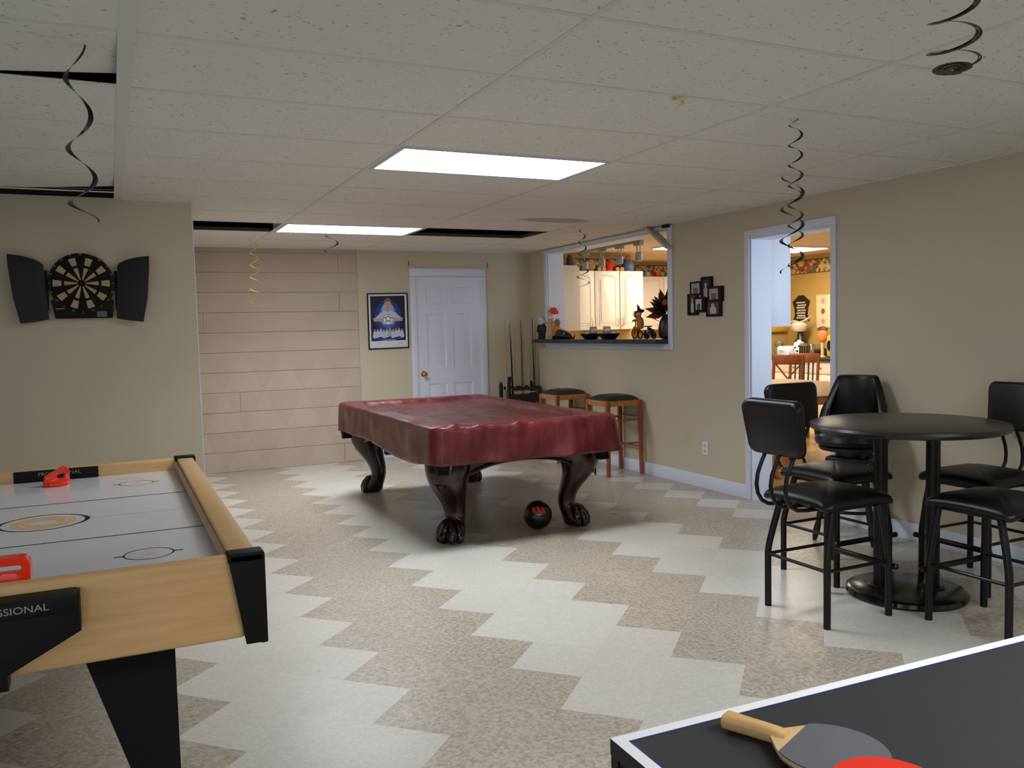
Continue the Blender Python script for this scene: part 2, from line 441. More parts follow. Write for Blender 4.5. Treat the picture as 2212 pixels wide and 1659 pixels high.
# suspended ceiling: tiles lying in a bar grid, two openings and two light fixtures
GX = [.0978+1.2192*i for i in range(-4, 5)]; GY = [2.1879+.6096*j for j in range(-10, 13)]
b = MB()
g = .0128
for i in range(-4, 4):
    for j in range(-10, 12):
        x0, x1 = .0978+1.2192*i+.0121, .0978+1.2192*(i+1)-.0136; y0, y1 = 2.1879+.6096*j+.0121, 2.1879+.6096*(j+1)-.0140
        if (i, j) in ((1, 3), (1, 8), (0, 8), (2, 8), (1, -4), (2, -4), (-1, 6)): continue
        x0 = max(x0, XL); x1 = min(x1, XR); y0 = max(y0, YF); y1 = min(y1, YB)
        if i < 0 and y0 >= YP+.0: continue
        if x1-x0 < .02 or y1-y0 < .02: continue
        if (i, j) in ((-1, 1), (-1, 5)):       # lifted tiles: far right corner pushed up
            h = .042 if j == 1 else .036
            xm = x1-.5
            for xa, xb, ha, hb in ((x0, xm, 0., .006), (xm, x1-.012, .006, h)):
                lo = [(xa, y0, H), (xb, y0, H), (xb, y1-.008, H+hb), (xa, y1-.004, H+ha)]
                v = [b.bm.verts.new(p) for p in lo]+[b.bm.verts.new((p[0], p[1], p[2]+.014)) for p in lo]
                for q in ((3,2,1,0),(4,5,6,7),(0,1,5,4),(1,2,6,5),(2,3,7,6),(3,0,4,7)): b.bm.faces.new([v[k] for k in q])
            continue
        t = random.uniform(0, .0012)
        b.box(x0, y0, H+t, x1, y1, H+.014)
b.mi = 1
for i in range(-3, 4):
    x = .0978+1.2192*i; y1 = YB if i > 0 else (YB if x > XP else YP)
    w = .012
    if i == 0: b.box(x-.036, YF, H-.004, x+.0118, YP, H+.003)          # the wider seam bar on the left
    else: b.box(x-w, YF, H-.0012, x+w, y1, H+.003)
for j in range(-9, 12):
    y = 2.1879+.6096*j
    b.box(XL if y < YP else XP, y-.012, H-.0008, XR, y+.012, H+.0035)
b.box(XR-.02, YF, H-.004, XR, P0-.06, H+.004); b.box(XP, YB-.02, H-.004, XR, YB, H+.004); b.box(.07, YP-.012, H-.004, XP, YP, H+.004)
o = struct('ceiling', b, [CEIL, GRID], 'suspended ceiling of white fissured tiles', 'ceiling')
b = MB(); b.box(XL, YF, 2.6, XR+.2, YB+.15, 2.66)
for y in [YF+.4*k for k in range(1, 31)]: b.box(XL, y-.02, 2.43, XR, y+.02, 2.6)
struct('ceiling_deck', b, DARK, 'dark joists above the missing ceiling tiles', 'ceiling')
# steel lips around the open cells
b = MB()
for xa, xb in ((XP+.02, 1.305), (2.548, 3.743)):
    b.box(xa, 7.075, H, xb, 7.083, H+.03); b.box(xa, 7.656, H, xb, 7.664, H+.03)
b.box(3.735, 7.083, H, 3.743, 7.656, H+.03)
struct('trim_5', b, mat('bare_steel', rgb(70, 68, 68), .5), 'bare grid bars around the two open ceiling cells', 'trim')

# baseboards
b = MB(); b.box(XR-.014, YF, 0, XR, 4.358, .112, bev=.003).box(XR-.014, 5.29, 0, XR, YB-.014, .112, bev=.003)
struct('baseboard_right', b, WHITE, 'white baseboard along the right wall', 'baseboard')
b = MB(); b.box(XBK, YB-.014, 0, 3.034, YB, .112, bev=.003).box(3.95, YB-.014, 0, XR-.014, YB, .112, bev=.003)
struct('baseboard_back', b, WHITE, 'white baseboard along the back wall', 'baseboard')

# doorway casing
b = MB(); t = .018
b.box(XR-t, 4.362, 0, XR, O0, OZ, bev=.004).box(XR-t, O1, 0, XR, 5.290, OZ, bev=.004).box(XR-t, 4.362, OZ, XR, 5.290, 2.12, bev=.004)
b.box(XR, O0, 0, XR+.2, O0+.012, OZ).box(XR, O1-.012, 0, XR+.2, O1, OZ).box(XR, O0+.012, OZ-.012, XR+.2, O1-.012, OZ)
struct('trim_1', b, WHITE, 'white casing and jambs of the open doorway to the kitchen', 'trim')
# serving hatch casing
b = MB()
b.box(XR-t, 6.245, 1.178, XR, P0, 2.285, bev=.004).box(XR-t, P1, 1.178, XR, 8.695, 2.285, bev=.004).box(XR-t, P0, PZ1, XR, P1, 2.285, bev=.004)
b.box(XR-t, P0, 1.178, XR, P1, 1.232, bev=.004)
b.box(XR, P0, PZ0, XR+.2, P0+.012, PZ1).box(XR, P1-.012, PZ0, XR+.2, P1, PZ1).box(XR, P0+.012, PZ1-.012, XR+.2, P1-.012, PZ1)
struct('trim_2', b, WHITE, 'white casing and jambs of the serving hatch', 'trim')
b = MB(); b.box(4.40, 6.325, 1.234, 4.82, 8.617, 1.274, bev=.006); b.box(4.40, 8.60, 1.234, XR-.02, 8.80, 1.274, bev=.006)
tag(b.build('countertop', COUNTER), 'dark green laminate countertop on the sill of the serving hatch', 'countertop')
b = MB()   # loose strip across the hatch's top right corner
b.box(-.2, -.045, -.012, .2, .045, .012, bev=.003, M=frame((4.50, 6.40, 2.19), (0, -.30, -.20), (1, 0, 0)))
tag(b.build('loose_trim_strip', WALL), 'taupe strip hanging loose across the top right corner of the serving hatch', 'trim strip')
b = MB(); b.box(4.50, 6.26, H-.03, 4.538, 6.36, H-.006, bev=.004)  # solid dark box stands for the shade inside the broken corner
tag(b.build('hole_shade_block', DARK), 'dark block standing for the shade in a broken gap under the ceiling beside the loose taupe strip', 'hole')

# back door
d = thing('door_1', 'white six panel door with a brass knob in the back wall', 'door', (3.495, YB, 0)); d['kind'] = 'structure'
b = MB(); b.box(3.034, YB-.022, 0, 3.106, YB, 2.0115, bev=.005).box(3.884, YB-.022, 0, 3.956, YB, 2.0115, bev=.005).box(3.034, YB-.022, 2.012, 3.956, YB, 2.10, bev=.005)
b.box(3.095, YB-.012, 0, 3.115, YB+.0, 2.02).box(3.875, YB-.012, 0, 3.895, YB, 2.02)
b.build('door_frame', WHITE, d)
b = MB(); x0, x1, z1 = 3.112, 3.878, 2.008
yF = YB-.008
st = .115; mid = .085; cx = (x0+x1)/2
zs = [(.20, .80), (.98, 1.59), (1.70, 1.89)]
def panel(b, xa, xb, za, zb):
    i1, i2 = .022, .05
    y = [yF, yF+.010, yF+.010, yF+.003]
    rects = [(xa, xb, za, zb, yF), (xa+.012, xb-.012, za+.012, zb-.012, yF+.011), (xa+i1, xb-i1, za+i1, zb-i1, yF+.011), (xa+i2, xb-i2, za+i2, zb-i2, yF+.003)]
    V = [[b.bm.verts.new(p) for p in ((q[0], q[4], q[2]), (q[1], q[4], q[2]), (q[1], q[4], q[3]), (q[0], q[4], q[3]))] for q in rects]
    for A, B in zip(V, V[1:]):
        for k in range(4): b.bm.faces.new([A[k], A[(k+1) % 4], B[(k+1) % 4], B[k]])
    b.bm.faces.new(V[-1])
xsA = (x0+st, cx-mid/2); xsB = (cx+mid/2, x1-st)
b.poly([(x0, yF, 0), (x0+st, yF, 0), (x0+st, yF, z1), (x0, yF, z1)]); b.poly([(x1-st, yF, 0), (x1, yF, 0), (x1, yF, z1), (x1-st, yF, z1)])
b.poly([(cx-mid/2, yF, 0), (cx+mid/2, yF, 0), (cx+mid/2, yF, z1), (cx-mid/2, yF, z1)])
for xa, xb in (xsA, xsB):
    ez = [0]+[v for z in zs for v in z]+[z1]
    for k in range(0, len(ez), 2): b.poly([(xa, yF, ez[k]), (xb, yF, ez[k]), (xb, yF, ez[k+1]), (xa, yF, ez[k+1])])
    for za, zb in zs: panel(b, xa, xb, za, zb)
b.box(x0, YB-.0005, 0, x1, YB+.001, z1)
b.build('door_panel', WHITE, d, angle=20)
b = MB(); kx, kz = 3.165, .918
M = Matrix.Translation((kx, yF, kz)) @ Matrix.Rotation(R(90), 4, 'X')
b.lathe([(.032, 0), (.032, .006), (.012, .01), (.011, .035), (.024, .045), (.03, .058), (.026, .07), (.012, .076), (0, .077)], M=M, seg=20)
b.build('door_knob', BRASS, d)
for x, z in ((3.03, 2.15), (3.985, 2.14)):
    b = MB(); b.tube([(x, YB-.006, z-.03), (x, YB-.012, z), (x+.004, YB-.004, z+.03)], .004, 6)
    tag(b.build('curtain_bracket', mat('aged_bronze', rgb(92, 74, 54), .5)), 'small dark bracket on the wall above the door\'s top %s corner' % ('left' if x < 3.5 else 'right'), 'bracket', 'brackets above the back door')

# wall plates on the right wall
o = thing('outlet', 'white outlet plate on the right wall above the baseboard', 'outlet', (XR, 5.812, .345))
b = MB(); b.prism(rrect(.072, .116, .006), 0, .006, frame((XR, 5.812, .345), (0, -1, 0), (0, 0, 1)), bev=.0015); b.build('cover_plate', PLATE, o)
b = MB()
for dz in (-.022, .022): b.prism(rrect(.034, .028, .009), 0, .0025, frame((XR-.0062, 5.812, .345+dz), (0, -1, 0), (0, 0, 1)))
b.build('socket', mat('socket_grey', rgb(190, 192, 198), .4), o)
b = MB(); M = frame((XR, 6.05, .385), (0, -1, 0), (0, 0, 1))
b.tube([M @ Vector((.045*math.cos(a*PI/9), .045*math.sin(a*PI/9), .002)) for a in range(2, 15)], .0035, 6)
tag(b.build('wall_scar', mat('bare_plaster', rgb(206, 196, 178), .8)), 'round pale plaster scar on the right wall beside the outlet', 'wall mark')

# fluorescent fixtures: a glowing lens plus the downward light the lens throws
PANEL_E, PANEL_W, SPREAD = 9., 15., 130.
LAMP = mat('lamp_diffuser', (.9, .95, 1, 1), .5, emit=PANEL_E, ecol=(.90, .95, 1.02, 1))
FIXT = mat('fixture_frame', rgb(200, 206, 226), .4)
def fixture(i, j, label):
    x0, x1 = .0978+1.2192*i+.013, .0978+1.2192*(i+1)-.013; y0, y1 = 2.1879+.6096*j+.013, 2.1879+.6096*(j+1)-.013
    f = thing('ceiling_light', label, 'ceiling light', ((x0+x1)/2, (y0+y1)/2, H), 'fluorescent ceiling panels')
    w = .022; b = MB()
    for q in ((x0, y0, x1, y0+w), (x0, y1-w, x1, y1), (x0, y0+w, x0+w, y1-w), (x1-w, y0+w, x1, y1-w)): b.box(q[0], q[1], H-.004, q[2], q[3], H+.012)
    b.box(x0, y0, H+.012, x1, y1, H+.08)
    b.build('frame', FIXT, f)
    b = MB(); b.box(x0+w, y0+w, H-.001, x1-w, y1-w, H+.008); b.build('diffuser', LAMP, f)
    l = bpy.data.lights.new('tube_light', 'AREA'); l.shape = 'RECTANGLE'; l.size = x1-x0-2*w; l.size_y = y1-y0-2*w; l.energy = PANEL_W; l.color = (.88, .94, 1.); l.spread = R(SPREAD)
    o = bpy.data.objects.new('tube_light', l); C.objects.link(o); o.parent = f; o.location = (0, 0, -.006)
fixture(1, 3, 'bright ceiling panel nearer the camera, with closed tiles all around it')
fixture(1, 8, 'bright ceiling panel farther back, between the two open ceiling cells')
fixture(1, -4, 'bright ceiling panel behind the camera over the table tennis table')
fixture(2, -4, 'added unseen ceiling panel behind the camera, brightening the right')  # unseen panel, added to brighten the ceiling at the upper right
# ------------------------------------------------------------------ pool table
pt = thing('pool_table', 'pool table under a burgundy vinyl cover, on dark carved claw-foot legs', 'pool table', (2.43, 6.2, 0))
def cover_mesh():
    b = MB(); x0, x1, y0, y1, r = 1.735, 3.065, 4.835, 7.245, .085
    # perimeter with corners
    per = []
    nx, ny = 70, 110
    def seg(a, c, n): return [(a[0]+(c[0]-a[0])*k/n, a[1]+(c[1]-a[1])*k/n) for k in range(n)]
    def arc(cx, cy, a0, n=8): return [(cx+r*math.cos(R(a0+90*k/n)), cy+r*math.sin(R(a0+90*k/n))) for k in range(n)]
    per += seg((x0+r, y0), (x1-r, y0), nx)+arc(x1-r, y0+r, -90)+seg((x1, y0+r), (x1, y1-r), ny)+arc(x1-r, y1-r, 0)
    per += seg((x1-r, y1), (x0+r, y1), nx)+arc(x0+r, y1-r, 90)+seg((x0, y1-r), (x0, y0+r), ny)+arc(x0+r, y0+r, 180)
    n = len(per); cx, cy = (x0+x1)/2, (y0+y1)/2
    nrm = []
    for k in range(n):
        a, c = Vector(per[k-1]), Vector(per[(k+1) % n]); t = (c-a).normalized(); nrm.append(Vector((t.y, -t.x)))
    rings = []
    ins = [.64, .58, .5, .42, .35, .29, .24, .205, .18, .165, .15, .12, .08, .045, .02, .008, 0.]
    for d in ins:
        ring = []
        for k in range(n):
            px, py = per[k]
            fx = (abs(px-cx)-d)/abs(px-cx) if abs(px-cx) > 1e-6 else 1
            hx, hy = (x1-x0)/2, (y1-y0)/2
            x = cx+(px-cx)*(hx-d)/hx; y = cy+(py-cy)*(hy-d)/hy
            z = .806
            if d > .15: z = .806-.03*min(1, (d-.15)/.055)
            w = noise.noise(Vector((x*3.1, y*2.3, 4)))*.006+noise.noise(Vector((x*9, y*5, 1)))*.006
            z += w if d > .02 else w*.5
            if d == 0.: z -= .012
            if d == .008: z -= .004
            if d <= .05:     # scallops where the vinyl bunches over the front rail
                fr = max(0, 1-abs(py-y0)/.1)
                z += fr*.030*max(0, noise.noise(Vector((px*11, 2, 0))))
                if fr > 0 and px < x0+.22: z += .022*math.exp(-((px-(x0+.13))/.035)**2)
            ring.append((x, y, z))
        rings.append(ring)
    for h in (.02, .05, .085, .12, .15, .18, .205, .222):
        ring = []
        for k in range(n):
            px, py = per[k]; f = h/.22; s = k
            corner = max(0, 1-min(abs(px-x0), abs(px-x1))/.14)*max(0, 1-min(abs(py-y0), abs(py-y1))/.14)
            amp = .055 if py < y0+.05 else .012
            fold = noise.noise(Vector((px*5.5, py*3.2, 7)))*amp*f + noise.noise(Vector((px*15, py*6, 3)))*.013*(1-abs(f-.25))
            if py < y0+.05: fold += .020*math.sin(px*13+f*4.5+2*noise.noise(Vector((px*3, 5, 0))))*f*(.5+.5*noise.noise(Vector((px*2, 9, 0))))
            left = max(0, 1-abs(px-x0)/.02)
            out = .004+fold+.012*f*(1 if py < y0+.05 else .5)
            zz = .794-h
            hem = .012*noise.noise(Vector((px*2, py*2.4, 11)))*f
            if px < x0+.03 and y0+.12 < py < y0+1.1: hem += -.035*f*math.sin((py-y0-.12)/.98*PI)
            ring.append((px+nrm[k].x*out, py+nrm[k].y*out, zz+hem))
        rings.append(ring)
    V = [[b.bm.verts.new(p) for p in r_] for r_ in rings]
    for A, B in zip(V, V[1:]):
        for k in range(n): b.bm.faces.new([A[k], B[k], B[(k+1) % n], A[(k+1) % n]])
    b.bm.faces.new(V[0])
    bmesh.ops.recalc_face_normals(b.bm, faces=b.bm.faces[:])
    o = b.build('cover', COVER, pt, angle=70)
    o.modifiers.new('th', 'SOLIDIFY').thickness = .0022
    return o
cv = cover_mesh(); cv['label'] = 'burgundy vinyl cover with wrinkled hanging sides'
b = MB(); b.box(1.80, 4.90, .60, 3.0, 7.18, .755, bev=.01); b.box(1.92, 5.05, .62, 2.985, 7.05, .66)
b.build('bed', CHERRY, pt)
def apron(p, q, along):
    """arched side board from p to q"""
    L = abs(q-p); n = 20
    pts = [(p, .62), (q, .62)]
    low = [(q-(L)*k/n, .517-.12*(2*abs(k/n-.5))**2.6) for k in range(n+1)]
    return pts+low
MX = lambda y: frame((0, y, 0), (1, 0, 0), (0, 0, 1))
MY = lambda x: frame((x, 0, 0), (0, 1, 0), (0, 0, 1))
for nm, y in (('end_apron', 5.12), ('end_apron', 7.26)):
    b = MB(); b.prism(apron(1.99, 2.93, 0), -.015, .02, MX(y), bev=.003)
    L = .94; n = 20
    low = [(2.93-L*k/n, .517-.12*(2*abs(k/n-.5))**2.6) for k in range(n+1)]
    strip = low+[(x, z+.022) for x, z in low[::-1]]
    b.prism(strip, -.02, .032 if y < 6 else .02, MX(y), bev=.003); b.build(nm, CHERRY, pt)
for x in (1.93, 2.96):
    b = MB(); n = 24; p, q = 5.2, 7.2
    low = [(q-(q-p)*k/n, .535-.12*(2*abs(k/n-.5))**3) for k in range(n+1)]
    b.prism([(p, .62), (q, .62)]+low, -.015, .015, MY(x), bev=.003); b.build('side_apron', CHERRY, pt)
def claw_leg(x, y, dx, dy):
    d = Vector((dx, dy, 0)).normalized(); s = Vector((-d.y, d.x, 0)); c = Vector((x, y, 0))
    prof = [(.63, .0, .125, .125), (.575, .014, .128, .128), (.52, .036, .124, .126), (.46, .052, .112, .118), (.40, .044, .094, .104), (.34, .014, .08, .092), (.28, -.02, .067, .08),
            (.22, -.046, .057, .069), (.17, -.055, .052, .062), (.135, -.046, .056, .065), (.10, -.018, .07, .077), (.065, .004, .077, .081), (.03, .008, .075, .079), (.0, .006, .064, .068)]
    b = MB(); rings = []
    for z, o_, rd, rs in prof:
        ring = []
        for k in range(24):
            a = 2*PI*k/24; ca, sa = math.cos(a), math.sin(a)
            e = .72; f = (abs(ca)**(2/e*1.)+abs(sa)**(2/e*1.))**(-e/2) if z > .15 else 1.
            f = 1+(f-1)*.55
            kf = 1.22 if z > .3 else 1.12
            p = c+d*(o_+rd*kf*ca*f)+s*(rs*kf*sa*f); ring.append((p.x, p.y, z))
        rings.append(ring)
    b.loft(rings)
    L = b.build('leg', CHERRY, pt, angle=60)
    m = L.modifiers.new('sub', 'SUBSURF'); m.levels = 1; m.render_levels = 1
    b = MB()
    for k, a in enumerate((-62, -22, 22, 62)):
        v = d*math.cos(R(a))+s*math.sin(R(a))
        root = c+d*(-.02)+v*.035; kn = c+d*.0+v*.076; tip = c+d*.006+v*.086
        b.tube([(root.x, root.y, .135), ((root.x+kn.x)/2, (root.y+kn.y)/2, .125), (kn.x, kn.y, .085), (tip.x, tip.y, .05), (tip.x, tip.y, .02), (tip.x-v.x*.015, tip.y-v.y*.015, .004)], [.018, .024, .029, .028, .024, .014], 10)
    b.build('claw', CHERRY, L, world=True)
    # carved scroll on the knee
    b = MB()
    for sg in (-1, 1):
        pts = []
        for k in range(13):
            u = k/12; zz = .53-.17*u; w = .05*math.sin(u*PI)*sg
            o_ = .16-.03*u
            rad = .128 if zz > .5 else .112
            p = c+d*(.042+rad*1.08*math.cos(abs(w)/rad*1.3))+s*(w*.95); pts.append((p.x, p.y, zz))
        b.tube(pts, [.003+.006*math.sin(PI*k/12) for k in range(13)], 6)
    b.build('carving', CHERRY, L)
for x, y, dx, dy in ((1.99, 5.22, -1, -1), (2.915, 5.22, 1, -1), (2.03, 7.22, -1, 1), (2.94, 7.22, 1, 1)): claw_leg(x, y, dx, dy)
for x, y in ((1.83, 4.96), (3.0, 4.96), (1.82, 6.02), (2.99, 6.02), (1.79, 7.17), (3.02, 7.17)):
    b = MB(); b.lathe([(.028, .0), (.045, .012), (.052, .06), (.058, .12), (.05, .14)], (x, y, .525), 12)
    for k in range(4): b.box(x-.035+.02*k, y-.03, .498, x-.022+.02*k, y+.03, .535)
    b.build('pocket', MATTE, pt)

# ball under the pool table
bc = Vector((2.635, 5.235, .10))
bl = thing('ball', 'black ball with an orange patch lying under the pool table', 'ball', bc)
b = MB(); b.ball(bc, .10, seg=36); b.build('ball_body', mat('ball_black', rgb(17, 17, 19), .3, bump=.1, bscale=120.), bl)
def on_ball(u, v, r=.1012):
    # u, v small angles around the direction facing the camera
    dirc = Vector((-.42, -.85, .32)).normalized(); e1 = Vector((.85, -.42, 0)).normalized(); e2 = dirc.cross(-e1).normalized()
    if e2.z < 0: e2 = -e2
    return bc+(dirc+e1*u+e2*v).normalized()*r
def ball_patch(b, u0, u1, v0, v1, sk=0., r=.1012, n=6):
    b.surf(lambda i, j: on_ball(u0+(u1-u0)*j/(n-1)+sk*(i/(n-1)), v0+(v1-v0)*i/(n-1), r), n, n)
b = MB()
for k in range(3): ball_patch(b, -.36+.36*k, -.09+.36*k, .05, .52, -.14)
ball_patch(b, -.36, .63, .02, .10, 0)
b.build('orange_panel', mat('ball_orange', rgb(196, 52, 20), .4), bl)
b = MB(); ball_patch(b, -.08, .32, -.12, -.06, 0); ball_patch(b, .02, .16, -.2, -.14, 0)
for k in range(3): ball_patch(b, -.04+.1*k, -.015+.1*k, -.42, -.28, .05)
for q in (((-.3, .4), (-.14, -.06)), ((-.14, -.06), (-.36, -.34)), ((-.14, -.06), (.6, -.06))):
    b.tube([on_ball(q[0][0]+(q[1][0]-q[0][0])*k/6, q[0][1]+(q[1][1]-q[0][1])*k/6, .1005) for k in range(7)], .0016, 5)
b.build('grey_print', mat('ball_grey', rgb(150, 150, 150), .5), bl)

# ------------------------------------------------------------------ air hockey table
ax0, ax1, ay0, ay1, az = -.84, .34, 2.37, 4.51, .80
ah = thing('air_hockey_table', 'air hockey table with maple sides and a pale playfield, at the left', 'air hockey table', ((ax0+ax1)/2, (ay0+ay1)/2, 0))
zp = .744; rw = .073
b = MB(); b.box(ax0+.03, ay0+.02, .60, ax1-.03, ay1-.02, zp); b.build('playfield', PLAYF, ah)
b = MB()
b.box(ax0+.04, ay0, .572, ax1-.045, ay0+.05, az, bev=.012, seg=3); b.build('side_board', MAPLE, ah)
b = MB(); b.box(ax0+.04, ay1-.05, .572, ax1-.045, ay1, az, bev=.012, seg=3); b.build('side_board', MAPLE, ah)
for xa, xb in ((ax1-rw, ax1), (ax0, ax0+rw)):
    b = MB(); b.box(xa, ay0+.05, .572, xb, ay1-.05, az-.001, bev=.006, seg=2)
    b.build('side_board', MAPLE, ah)
    xi = xa if xa > 0 else xb; sg = -1 if xa > 0 else 1
    b = MB(); b.cyl((xi+sg*.006, ay0+.05, az-.026), (xi+sg*.006, ay1-.05, az-.026), .012, seg=12); b.build('cushion_rail', mat('rail_cushion', rgb(176, 148, 124), .45), ah)
for x, sx in ((ax1, -1), (ax0, 1)):
    for y, sy in ((ay0, 1), (ay1, -1)):
        b = MB()
        lo, hi = .555, az+.006
        # tapering corner guard: wide at the top, narrow at the bottom, on both faces
        wt, wb = .085, .045
        e = .012
        M1 = frame((x, y-sy*e, 0), (sx, 0, 0), (0, 0, 1))
        p = [(-e, lo), (wb-e, lo), (wt, hi), (-e, hi)]
        d1 = .014
        b.prism(p, 0, d1 if (sx*sy) < 0 else d1, M1) if False else None
        b.prism([(x-sx*(e-.0012), lo+.001), (x+sx*wb, lo+.001), (x+sx*wt, hi-.002), (x-sx*(e-.0012), hi-.002)], 0, .022, frame((0, (y-sy*e)+(.022 if sy > 0 else 0), 0), (1, 0, 0), (0, 0, 1)), bev=.004)
        b.prism([(y-sy*(e-.0012), lo), (y+sy*wb, lo), (y+sy*.055, hi-.001), (y-sy*(e-.0012), hi-.001)], 0, .022, frame((x-sx*e+(0 if sx > 0 else -.022), 0, 0), (0, 1, 0), (0, 0, 1)), bev=.004)
        xa, xb = sorted((x-sx*e, x+sx*wt)); ya, yb = sorted((y-sy*e, y+sy*.055))
        b.box(xa, ya, az-.02, xb, yb, az+.008, bev=.007, seg=3)
        b.build('corner_guard', BLACKP, ah)
# legs: broad tapering panels
for x, y, sx in ((ax1-.22, ay0+.14, 1), (ax1-.22, ay1-.14, 1), (ax0+.22, ay0+.14, -1), (ax0+.22, ay1-.14, -1)):
    b = MB()
    b.prism([(x, .575), (x, 0), (x-sx*.06, 0), (x-sx*.235, .575)], -.02, .02, MX(y), bev=.004)
    yy = 1 if y < 3.4 else -1
    b.prism([(y, .575), (y, 0), (y+yy*.06, 0), (y+yy*.2, .575)], -.02, .02, MY(x-sx*.02), bev=.004)
    b.build('leg', MATTE, ah)
# goal box at the near end and plate at the far end
gx = -.25; gy = ay0
b = MB(); pf = [(-.15, .775), (.15, .775), (.15, .683), (-.01, .60), (-.01, .563), (-.15, .563)]
b.prism([(gx+u, v) for u, v in pf], 0, .075, MX(gy), bev=.008)
b.box(gx-.15, gy-.083, .735, gx+.145, gy, .777, bev=.006)
gb = b.build('goal_box', BLACKP, ah)
text_mesh('PROFESSIONAL', .024, frame((gx-.009, gy-.0835, .757), (1, 0, 0), (0, 0, 1)), None, SILVER, width=.186)
lt = bpy.data.objects['lettering']; lt.parent = gb; lt.matrix_parent_inverse = Matrix.Translation((-ah.location.x, -ah.location.y, 0)); lt.name = 'goal_lettering'
# child of a child: undo the empty's offset exactly
lt.matrix_parent_inverse = (Matrix.Translation(ah.location) @ gb.matrix_parent_inverse).inverted()
b = MB(); b.box(-.432, ay1-.062, zp+.001, -.083, ay1-.049, az-.004, bev=.003); gp = b.build('goal_plate', BLACKP, ah)
l2 = text_mesh('PROFESSIONAL', .022, frame((-.245, ay1-.0625, az-.022), (1, 0, 0), (0, 0, 1)), None, SILVER, name='goal_lettering', width=.175)
l2.parent = gp
# playfield markings
b = MB(); z = zp+.0004
def bar(x0, y0, x1, y1): b.poly([(x0, y0, z), (x1, y0, z), (x1, y1, z), (x0, y1, z)])
xi0, xi1 = ax0+rw, ax1-rw
for y in (3.08, 3.81): bar(xi0, y-.005, xi1, y+.005)
def ring(cx, cy, ri, ro, n=48, w=0.):
    for k in range(n):
        a0, a1 = 2*PI*k/n, 2*PI*(k+1)/n
        f0, f1 = w*abs(math.cos(a0))**12, w*abs(math.cos(a1))**12
        b.poly([(cx+ri*math.cos(a0), cy+ri*math.sin(a0), z), (cx+(ro+f0)*math.cos(a0), cy+(ro+f0)*math.sin(a0), z), (cx+(ro+f1)*math.cos(a1), cy+(ro+f1)*math.sin(a1), z), (cx+ri*math.cos(a1), cy+ri*math.sin(a1), z)])
ccx, ccy = -.25, 3.44
ring(ccx, ccy, .134, .143, w=.008)
for sx in (.073, -.573):
    for cy in (2.765, 4.155):
        ring(sx, cy, .067, .072)
        for q in (-1, 1): bar(sx+q*.07-.0 if q > 0 else sx-.097, cy-.005, sx+.097 if q > 0 else sx-.07, cy+.005)
for k in range(9): bar(-.005+.012*k, 4.30, .003+.012*k, 4.306)
b.mi = 1
for ri, ro in ((.045, .07), (.078, .104)): ring(ccx, ccy, ri, ro)
for sx in (.073, -.573):
    for cy in (2.765, 4.155): ring(sx, cy, .002, .016)
bar(ccx+.15, 3.4385, xi1, 3.4415)
bar(xi0, 3.4385, ccx-.15, 3.4415)
b.build('markings', [NAVY, ORINK], ah)

def pusher(x, y, rz, label, slant):
    p = thing('pusher', label, 'air hockey pusher', (0, 0, 0), 'air hockey pushers')
    b = MB(); b.lathe([(.050, 0), (.054, .004), (.054, .014), (.049, .019), (.03, .021), (0, .021)], seg=32); b.build('base', REDPL, p)
    out = [(-.052, .016), (.052, .016)]
    h1, h0 = .085, (.045 if slant else .085)
    out += [(.052, h1-.02), (.047, h1-.006), (.034, h1), (-.034+(.01 if slant else 0), h0+(.008 if slant else 0)), (-.047, h0-.006), (-.052, h0-.02)]
    hole = [(.030, .044), (.032, .056), (.026, .061), (-.026, .061), (-.032, .056), (-.030, .044)] if not slant else [(.03, .03), (.034, .045), (.03, .056), (.012, .05), (.0, .04), (.006, .03)]
    b = MB()
    # plate with a slot: outline bridged to hole
    n = 40
    def param(poly, t):
        L = [math.dist(poly[k], poly[(k+1) % len(poly)]) for k in range(len(poly))]; s = t*sum(L)
        for k, l in enumerate(L):
            if s <= l: return tuple(poly[k][q]+(poly[(k+1) % len(poly)][q]-poly[k][q])*s/l for q in (0, 1))
            s -= l
        return poly[0]
    cx_, cz_ = 0, .045
    def ray(poly, a):
        best = None
        dx, dz = math.cos(a), math.sin(a)
        for k in range(len(poly)):
            (x1, z1), (x2, z2) = poly[k], poly[(k+1) % len(poly)]
            den = dx*(z2-z1)-dz*(x2-x1)
            if abs(den) < 1e-9: continue
            t = ((x1-cx_)*(z2-z1)-(z1-cz_)*(x2-x1))/den; u = ((x1-cx_)*dz-(z1-cz_)*dx)/den
            if t > 0 and -1e-6 <= u <= 1+1e-6: best = max(best or 0, t)
        return (cx_+dx*best, cz_+dz*best)
    cz_ = .05 if not slant else .041
    cx_ = 0 if not slant else .017
    for s_, th in ((out, .016), (hole, .016)): pass
    A = [ray(out, 2*PI*k/n) for k in range(n)]; B = [ray(hole, 2*PI*k/n) for k in range(n)]
    th = .021
    V = [[b.bm.verts.new((q[0], yy, q[1])) for q in P] for P, yy in ((B, -th*.7), (A, -th), (A, th), (B, th*.7))]
    for q in range(4):
        P, Q = V[q], V[(q+1) % 4]
        for k in range(n): b.bm.faces.new([P[k], P[(k+1) % n], Q[(k+1) % n], Q[k]])
    bmesh.ops.recalc_face_normals(b.bm, faces=b.bm.faces[:])
    g_ = b.build('grip', REDPL, p); mm = g_.modifiers.new('bev', 'BEVEL'); mm.width = .004; mm.segments = 2; mm.limit_method = 'ANGLE'
    place(p, x, y, zp+.0005, rz)
    return p
pusher(-.272, 2.565, R(-4), 'red air hockey pusher with a square handle by the near goal', False)
pusher(-.252, 4.30, R(12), 'red air hockey pusher with a slanted handle by the far goal', True)

